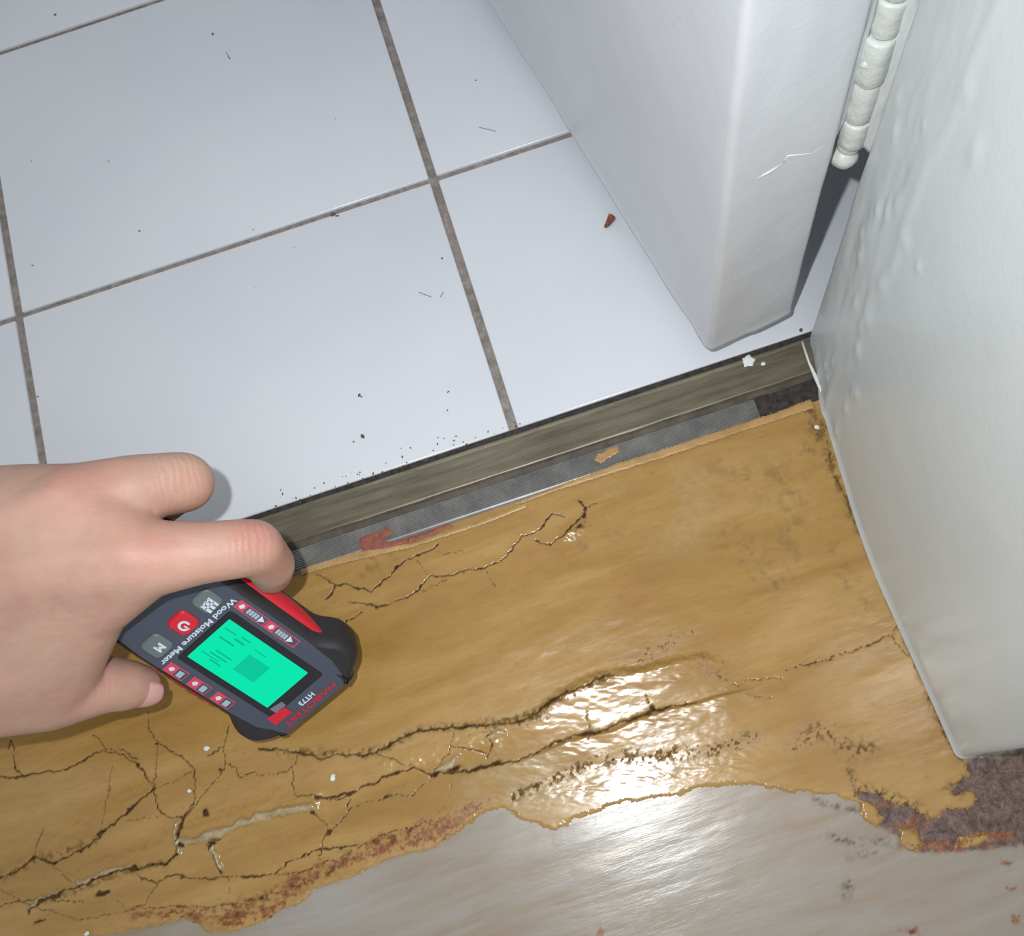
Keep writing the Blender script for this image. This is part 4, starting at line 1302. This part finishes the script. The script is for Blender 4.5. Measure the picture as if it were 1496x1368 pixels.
t = NT('brown_chip'); M_CHIP = t.set(color=t.ramp(t.noise(900, 3), [(0.4, srgb(96, 56, 40)), (0.65, srgb(156, 98, 74))]), rough=0.6)
bm = bmesh.new()
pl = [(0, 0), (0.0022, 0.0002), (0.0056, 0.0014), (0.0052, 0.0034), (0.0042, 0.0046), (0.0016, 0.0024), (-0.0006, 0.0009)]
top = [bm.verts.new((a, b, 0.0016 + 0.12 * a)) for a, b in pl]; bot = [bm.verts.new((a, b, 0.0003)) for a, b in pl]
bm.faces.new(top); bm.faces.new(bot[::-1])
for i in range(len(pl)): bm.faces.new((top[i], bot[i], bot[(i + 1) % len(pl)], top[(i + 1) % len(pl)]))
chip = bm_obj('wood_chip', bm, M_CHIP)
chip.location = tuple(at(886, 334, 0.0003))
chip.rotation_euler = (0, 0, 0.25)
tag(chip, 'small reddish brown chip lying on white tile against the door bottom', 'chip')
for k, (x, y, s, lb) in enumerate([(303, 1094, 0.0012, 'tiny white crumb on ochre paint just below the meter head'),
                                   (487, 1137, 0.0014, 'small white crumb on ochre paint right of the meter, above the middle seam'),
                                   (278, 1156, 0.0009, 'tiny white crumb among cracks below the thumb'),
                                   (128, 1364, 0.0009, 'tiny white crumb near the bottom left corner'),
                                   (1205, 566, 0.0015, 'white plaster crumb where threshold meets the wall'),
                                   (1193, 625, 0.0011, 'white plaster crumb in the corner below the threshold end'),
                                   (1195, 535, 0.0012, 'white plaster crumb on the threshold end nearest the hinge gap')]):
    chunk('plaster_crumb', x, y, s, M_CRUMB, lb, 'crumb', 'white crumbs', (1, 0.8, 0.6), k * 1.1, 0.0006 if k < 4 else 0.0004, k)
# grit on the tiles and along the threshold
bm = bmesh.new()
gr = random.Random(5)
spots = [(81, 22, 1.1), (311, 50, .9), (204, 338, .9), (48, 388, .7), (646, 378, .9), (525, 578, 1.2), (530, 638, 1.6), (655, 573, .8), (654, 600, .8), (490, 174, .5), (370, 336, .6), (46, 236, .5), (159, 236, .6),
         (695, 118, .7), (528, 580, .8), (517, 646, .8), (56, 580, 1.0), (1170, 483, 1.8), (372, 420, .4), (430, 362, .4), (588, 668, .9), (594, 690, .8), (640, 640, .7), (600, 655, .6), (487, 314, 1.8), (493, 316, 1.2)]
for k in range(70):
    u = gr.random(); x = 400 + 360 * u; y = 752 - 0.333 * (x - 400) - abs(gr.gauss(0, 12)) - 4
    spots.append((x, y, gr.uniform(0.25, 0.8)))
for k in range(20):
    spots.append((1160 + gr.uniform(0, 45), 480 + gr.uniform(0, 60) + 0, gr.uniform(0.4, 1.0)))
for x, y, s in spots:
    p = at(x, y, 0)
    m = Matrix.Translation((p[0], p[1], 0.0003)) @ Matrix.Rotation(gr.uniform(0, 3), 4, 'Z') @ Matrix.Diagonal((gr.uniform(.7, 1.7), gr.uniform(.5, 1), 0.5, 1))
    bmesh.ops.create_icosphere(bm, subdivisions=1, radius=0.00062 * s, matrix=m)
grit = bm_obj('grit', bm, simple('grit_grey', (84, 82, 82), 0.9))
tag(grit, 'dark grit scattered over the white tiles and along the threshold', 'grit', kind='stuff')
bm = bmesh.new()
for pts in ([(612, 427), (622, 431), (630, 434)], [(643, 434), (648, 427)], [(330, 76), (336, 86), (333, 82)], [(700, 186), (725, 192)]):
    for a, b in zip(pts[:-1], pts[1:]):
        p, q = Vector(at(*a, 0.0004)), Vector(at(*b, 0.0004))
        d = q - p
        m = Matrix.Translation((p + q) / 2) @ d.to_track_quat('X', 'Z').to_matrix().to_4x4() @ Matrix.Diagonal((d.length, 0.0003, 0.0002, 1))
        bmesh.ops.create_cube(bm, size=1, matrix=m)
hair = bm_obj('lint', bm, simple('lint_grey', (140, 138, 136), 0.9))
tag(hair, 'fine pale hairs and lint lying on the white tiles', 'lint', kind='stuff')
